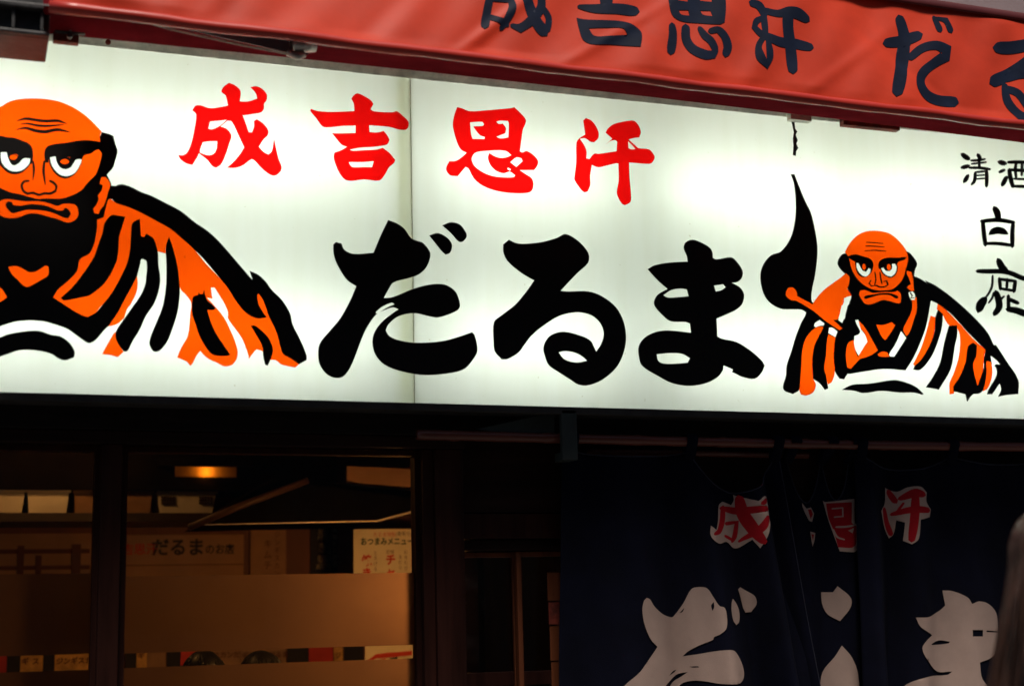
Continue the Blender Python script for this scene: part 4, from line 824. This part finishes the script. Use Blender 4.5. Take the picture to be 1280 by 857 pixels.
pC = Panel(1066, 1076, 1500, 1500, (1072, 1186, 1312, 1420, 1490), (0.055, 0.03, 0.03, 0.03), 0.050, [(0.035, 0.025, -0.034, 1.0), (0.10, 0.03, 0.028, 1.0), (0.17, 0.03, -0.016, 1.0), (0.30, 0.05, -0.012, 0.9), (0.44, 0.05, 0.014, 0.9), (0.62, 0.06, -0.014, 0.9)])
for p_ in (pA, pB, pC): p_.build()
def noren_print(pan, layers, grid=3.0):
    V, F = arrange(layers, grid)
    def t3(x, y):
        p = P(x, y, pan.base); return (p[0], pan.y(p[0], p[2])-0.0042, p[2])
    for c, f in F.items():
        o = print_mesh('dyed_letter' if c == 'P' else 'dyed_stroke', V, f, t3, {'P': 'noren_white', 'R': 'noren_red', 'K': 'noren_cloth'}[c], pan.o)
        for p in o.data.polygons: p.use_smooth = True
NR, NH, ND, NT = fr(860, 590, 5.818), fr(1060, 580, 3.095), fr(770, 710, 5.832), fr(1000, 540, 2.706)
noren_print(pA, [('P', NR([(345,160),(395,180),(470,215),(510,180),(545,180),(560,215),(545,310),(550,370),(530,450),(495,555),(460,490),(400,540),(340,548),(280,505),(215,520),(155,490),(135,450),(140,390),(190,420),(210,350),(220,240),(250,212),(330,235),(350,200)]))]
    + strokes(NR, [([(240,262),(380,278),(535,270)],[40,54,50]),([(255,255),(245,360),(215,430),(172,452)],[46,46,42,30]),([(280,372),(372,360),(355,460),(330,500)],[36,40,44,34]),([(270,462),(330,490)],26),([(380,185),(400,290),(450,400),(506,512)],[60,66,60,44]),([(532,335),(480,430),(390,500)],[50,44,22]),([(495,232),(540,205)],40)], 'R'))
noren_print(pB, [('P', NR([(985,205),(1000,215),(1190,195),(1195,370),(1215,390),(1215,560),(1190,580),(1090,575),(1060,480),(1020,350)])), ('R', NR([(1005,225),(1170,220),(1170,370),(1205,390),(1205,520),(1170,550),(1080,545),(1050,420),(1020,330)]))]
    + strokes(NR, [([(1045,265),(1110,260),(1112,322),(1058,326)],12),([(1068,398),(1140,396),(1200,384)],14),([(1050,415),(1075,470),(1120,490)],12)], 'P') + [('P', NR([(1145,425),(1188,405),(1178,445)]))])
noren_print(pB, [('P', NR([(815,225),(850,265),(890,255),(920,300),(900,360),(870,350),(820,260)])), ('R', NR([(862,272),(892,268),(908,305),(886,340)])), ('P', NR([(880,430),(930,440),(920,500),(900,540),(890,490)])), ('R', NR([(890,448),(918,452),(906,500)]))], 0)
noren_print(pC, [('P', NH([(150,90),(195,105),(225,90),(270,88),(298,110),(295,145),(318,175),(310,205),(270,215),(262,290),(240,310),(215,295),(220,225),(195,215),(188,270),(175,285),(150,240),(130,180),(150,150)]))]
    + strokes(NH, [([(165,105),(190,142)],26),([(148,172),(160,220),(180,268)],22),([(205,132),(250,112),(282,118)],[22,34,30]),([(180,192),(240,176),(304,178)],[18,26,28]),([(252,120),(250,200),(240,292)],[30,30,28]),([(195,185),(215,150)],10)], 'R'))
noren_print(pA, [('P', ND([(195,215),(220,225),(260,280),(330,330),(400,352),(435,350),(500,260),(555,150),(600,135),(645,145),(680,210),(715,275),(745,285),(762,320),(760,430),(720,480),(690,500),(685,520),(600,565),(540,605),(510,640),(620,620),(740,595),(820,600),(880,660),(915,740),(905,800),(850,835),(730,838),(640,820),(560,820),(500,845),(440,920),(420,1010),(460,1080),(600,1110),(900,1080),(960,1120),(950,1220),(820,1290),(560,1280),(400,1210),(330,1100),(300,1000),(240,1080),(160,1260),(60,1310),(-40,1270),(-70,1150),(-20,960),(40,850),(150,750),(230,640),(280,570),(230,520),(185,420),(165,310),(175,240)])),
    ('W', ND([(330,885),(360,845),(420,800),(480,768),(545,755),(500,790),(420,830),(380,870),(350,900)])), ('W', ND([(385,780),(430,748),(465,738),(440,758)])), ('W', ND([(550,716),(600,712),(612,720),(575,722)])), ('W', ND([(670,270),(682,245),(686,280),(678,310)])), ('W', ND([(480,325),(512,285),(500,315)])),
    ('P', ND([(845,220),(880,260),(905,320),(895,390),(865,412),(835,380),(822,310),(830,250)])), ('P', ND([(900,150),(925,135),(980,165),(1020,200),(1032,260),(1010,315),(970,320),(945,280),(920,200)]))])
noren_print(pB, [('P', NT([(75,540),(110,540),(122,520),(160,560),(160,590),(130,638),(95,615),(78,580)])), ('P', NT([(135,720),(165,760),(190,820),(195,900),(180,960),(80,960),(72,870),(80,810),(115,755)]))])
noren_print(pC, [('P', NH([(365,487),(400,490),(450,515),(465,540),(490,530),(530,540),(570,575),(578,640),(570,710),(545,745),(490,765),(500,830),(560,880),(640,930),(620,1000),(520,960),(470,1010),(340,1030),(240,990),(210,920),(235,850),(300,820),(380,813),(398,800),(340,800),(290,750),(275,710),(290,680),(315,660),(270,630),(255,592),(300,590),(355,565),(375,545)])),
    ('W', NH([(310,695),(350,680),(392,685),(385,692),(320,698)])), ('W', NH([(465,640),(505,640),(505,665),(465,665)])), ('W', NH([(520,642),(575,645),(575,650),(520,648)])), ('W', NH([(300,920),(360,900),(400,930),(360,960),(310,950)]))])

# ================================================================== PEOPLE
def skin_body(name, J, E, m_slots, zsplit, parent, sub=2):
    me = bpy.data.meshes.new(name); me.from_pydata([j[0] for j in J], E, []); o = bpy.data.objects.new(name, me); COL.objects.link(o)
    md = o.modifiers.new('skin', 'SKIN'); sv = me.skin_vertices[0].data
    for i, j in enumerate(J):
        sv[i].radius = j[1] if hasattr(j[1], '__len__') else (j[1], j[1]); sv[i].use_root = (i == 0)
    o.modifiers.new('sub', 'SUBSURF').levels = sub
    o.modifiers['sub'].render_levels = sub
    dg = bpy.context.evaluated_depsgraph_get(); m2 = bpy.data.meshes.new_from_object(o.evaluated_get(dg)); bpy.data.objects.remove(o)
    for m in m_slots: m2.materials.append(MATS[m])
    for p in m2.polygons:
        p.use_smooth = True; p.material_index = zsplit(p.center)
    b = bpy.data.objects.new(name, m2); link(b, parent); b.matrix_parent_inverse = parent_inv(parent)
    return b
def person(label, x, y, z, H, ang, hair_m, cloth_m, seated=False, long_hair=False, group=None):
    r = thing('person', label, 'person', group, loc=(x, y, z))
    ca, sa = math.cos(ang), math.sin(ang)
    def W(p): return (x + p[0]*ca - p[1]*sa, y + p[0]*sa + p[1]*ca, z + p[2])     # local: facing -Y
    h = H; dz = 0.0
    if seated: dz = 0.50 - 0.50*h
    J, E = [], []
    def add(p, rad, par=None):
        J.append((W(p), rad)); i = len(J)-1
        if par is not None: E.append((par, i))
        return i
    pel = add((0, 0, .53*h+dz), (.085*h, .065*h)); sp = add((0, 0, .62*h+dz), (.072*h, .055*h), pel)
    ch = add((0, .005, .72*h+dz), (.085*h, .060*h), sp); nb = add((0, .01, .81*h+dz), (.045*h, .04*h), ch)
    nk = add((0, 0, .855*h+dz), .030*h, nb); hl = add((0, -.012, .885*h+dz), (.040*h, .045*h), nk)
    hm = add((0, -.008, .925*h+dz), (.045*h, .055*h), hl); ht = add((0, .0, .972*h+dz), (.034*h, .042*h), hm)
    for s in (-1, 1):
        sh = add((s*.105*h, .005, .80*h+dz), .030*h, nb)
        if seated:
            el = add((s*.135*h, -.02, .64*h+dz), .024*h, sh); wr_ = add((s*.10*h, -.20, .60*h+dz), .017*h, el); d = np.array((-s*.05, -1, -.1))
        else:
            el = add((s*.13*h, .02, .64*h+dz), .024*h, sh); wr_ = add((s*.14*h, -.02, .505*h+dz), .016*h, el); d = np.array((0, -.12, -1))
        wp = np.array((s*(.10 if seated else .14)*h, -.20 if seated else -.02, (.60 if seated else .505)*h+dz))
        d = d/np.linalg.norm(d); side = np.array((0, -1, 0.1)) if not seated else np.array((-s, 0, 0)); side = side/np.linalg.norm(side)
        pm_ = add(tuple(wp+d*.045*h), (.018*h, .012*h), wr_)
        for k, ln in enumerate((.046, .052, .049, .040)):
            off = side*(.012-.008*k)*h
            a = add(tuple(wp+d*.062*h+off*1.1), .0052*h, pm_); b = add(tuple(wp+d*(.062+ln*.55)*h+off*1.25-np.array((s*.004, 0, 0))*h), .0048*h, a); add(tuple(wp+d*(.062+ln)*h+off*1.25-np.array((s*.012, 0, 0))*h), .0042*h, b)
        t = add(tuple(wp+d*.030*h+side*.022*h), .0056*h, pm_); add(tuple(wp+d*.056*h+side*.032*h), .0048*h, t)
        if seated:
            hp_ = add((s*.055*h, -.02, .50*h+dz), .055*h, pel); kn = add((s*.075*h, -.27*h, .50*h+dz), .036*h, hp_); an = add((s*.075*h, -.27*h, .30*h+dz-.0), .022*h, kn); add((s*.075*h, -.36*h, .285*h+dz), .02*h, an)
        else:
            hp_ = add((s*.05*h, 0, .48*h), .055*h, pel); kn = add((s*.055*h, -.01, .285*h), .036*h, hp_); an = add((s*.055*h, .01, .055*h), .022*h, kn); add((s*.06*h, -.10*h, .022*h), .020*h, an)
    zc = z + .84*h + dz; zh = z + (.50*h)
    def split(c):
        if c.z > zc: return 0
        dx = math.hypot(c.x-x, c.y-y)
        if not seated and c.z < z+.50*h and dx > .115*h and c.z > z+.34*h: return 0
        return 1
    b = skin_body('body', J, E, ['skin', cloth_m], split, r, 2)
    hz = .925*h + dz
    for s in (-1, 1):
        bm = bmesh.new(); bmesh.ops.create_uvsphere(bm, u_segments=10, v_segments=8, radius=.0075*h, matrix=Matrix.Translation(W((s*.018*h, -.058*h, hz)))); from_bm('eye', bm, 'eye_white', b, True)
        bm = bmesh.new(); tube_bm(bm, [W((s*.043*h, .0, hz+.018*h)), W((s*.050*h, .004*h, hz)), W((s*.044*h, .0, hz-.020*h))], [.006*h, .010*h, .005*h], 8); from_bm('ear', bm, 'skin', b, True)
    bm = bmesh.new(); tube_bm(bm, [W((0, -.056*h, hz+.004*h)), W((0, -.068*h, hz-.016*h)), W((0, -.054*h, hz-.024*h))], [.005*h, .009*h, .004*h], 8); from_bm('nose', bm, 'skin', b, True)
    bm = bmesh.new(); tube_bm(bm, [W((-.014*h, -.050*h, hz-.036*h)), W((0, -.056*h, hz-.035*h)), W((.014*h, -.050*h, hz-.036*h))], [.002*h, .005*h, .002*h], 8); from_bm('mouth', bm, 'lip', b, True)
    bm = bmesh.new(); rx, ry, rz = .050*h, .062*h, .060*h
    rng = random.Random(int(x*1000))
    if long_hair:
        for i in range(620):
            a = rng.uniform(0, 2*math.pi)
            if abs(((a + math.pi/2 + math.pi) % (2*math.pi)) - math.pi) < 0.75: continue        # keep the face free
            th0 = rng.uniform(0.05, 1.15); path = []
            k = rng.uniform(1.02, 1.20); drop = rng.uniform(.20, .34)*h; ph = rng.uniform(0, 6.28); fl = rng.uniform(1.0, 1.95)
            for j in range(6):
                th = th0 + (1.62-th0)*j/5
                path.append(W((rx*k*math.sin(th)*math.cos(a), ry*k*math.sin(th)*math.sin(a)+.004, hz+.008*h+rz*k*math.cos(th))))
            for j in range(1, 8):
                t = j/7; rr_ = 1.0 + (fl-1.0)*t + 0.05*math.sin(3*t+ph)
                path.append(W((rx*k*rr_*math.cos(a+0.05*math.sin(4*t+ph)), ry*k*rr_*math.sin(a)+.004, hz+.006*h-drop*t)))
            tube_bm(bm, path, [.0018*h*rng.uniform(.7, 1.5)]*12+[.0006*h], 4)
        bmesh.ops.create_uvsphere(bm, u_segments=24, v_segments=14, radius=1, matrix=Matrix.LocRotScale(W((0, .010, hz+.010*h)), Matrix.Rotation(ang, 3, 'Z'), (rx*1.0, ry*.96, rz*1.0)))
    else:
        for i in range(420):
            a = rng.uniform(0, 2*math.pi); front_ = abs(((a + math.pi/2 + math.pi) % (2*math.pi)) - math.pi) < 0.8
            th0 = rng.uniform(0.0, 0.9 if front_ else 1.5); k = rng.uniform(1.0, 1.10)
            path = [W((rx*k*math.sin(th)*math.cos(a), ry*k*math.sin(th)*math.sin(a)+.004, hz+.006*h+rz*k*math.cos(th))) for th in [th0+.08*j for j in range(5)]]
            tube_bm(bm, path, [.0026*h]*4+[.001*h], 4)
        bmesh.ops.create_uvsphere(bm, u_segments=24, v_segments=14, radius=1, matrix=Matrix.LocRotScale(W((0, .012, hz+.014*h)), Matrix.Rotation(ang, 3, 'Z'), (rx*1.0, ry*.96, rz*.98)))
    from_bm('hair', bm, hair_m, b, True)
    return r
hp0 = P(1324, 630, -1.9)
person('passer-by with long brown hair standing before the noren', float(hp0[0]), -1.9, 0.125, float((hp0[2]-0.125)/1.002), R_(92), 'hair_brown', 'coat', long_hair=True)
def stool(x, y, lab):
    s = thing('stool', lab, 'stool', 'stools at the counter', loc=(x, y, 0.13))
    bm = bmesh.new(); tube_bm(bm, [(x, y, 0.50), (x, y, 0.505), (x, y, 0.535), (x, y, 0.54)], [.16, .17, .17, .16], 20); from_bm('seat', bm, 'door_wood', s)
    for k in range(4):
        a = math.pi/4+k*math.pi/2; tube('leg', 'door_wood', [(x+.17*math.cos(a), y+.17*math.sin(a), 0.13), (x+.12*math.cos(a), y+.12*math.sin(a), 0.50)], 0.014, s, 8)
for (px, lab) in ((254, 'customer with short black hair seated inside below the tan wall sign'), (326, 'customer with short black hair seated inside below the brown paper notice')):
    p = P(px, 818, 1.15); Hs = 1.62
    stool(float(p[0]), 1.17, 'round wooden stool under the customer ' + lab.split('inside ')[1])
    person(lab, float(p[0]), 1.15, float(p[2]) - (1.0*Hs*0.988 + 0.50 - 0.50*Hs), Hs, R_(180), 'hair_black', 'shirt', seated=True, group='customers inside')
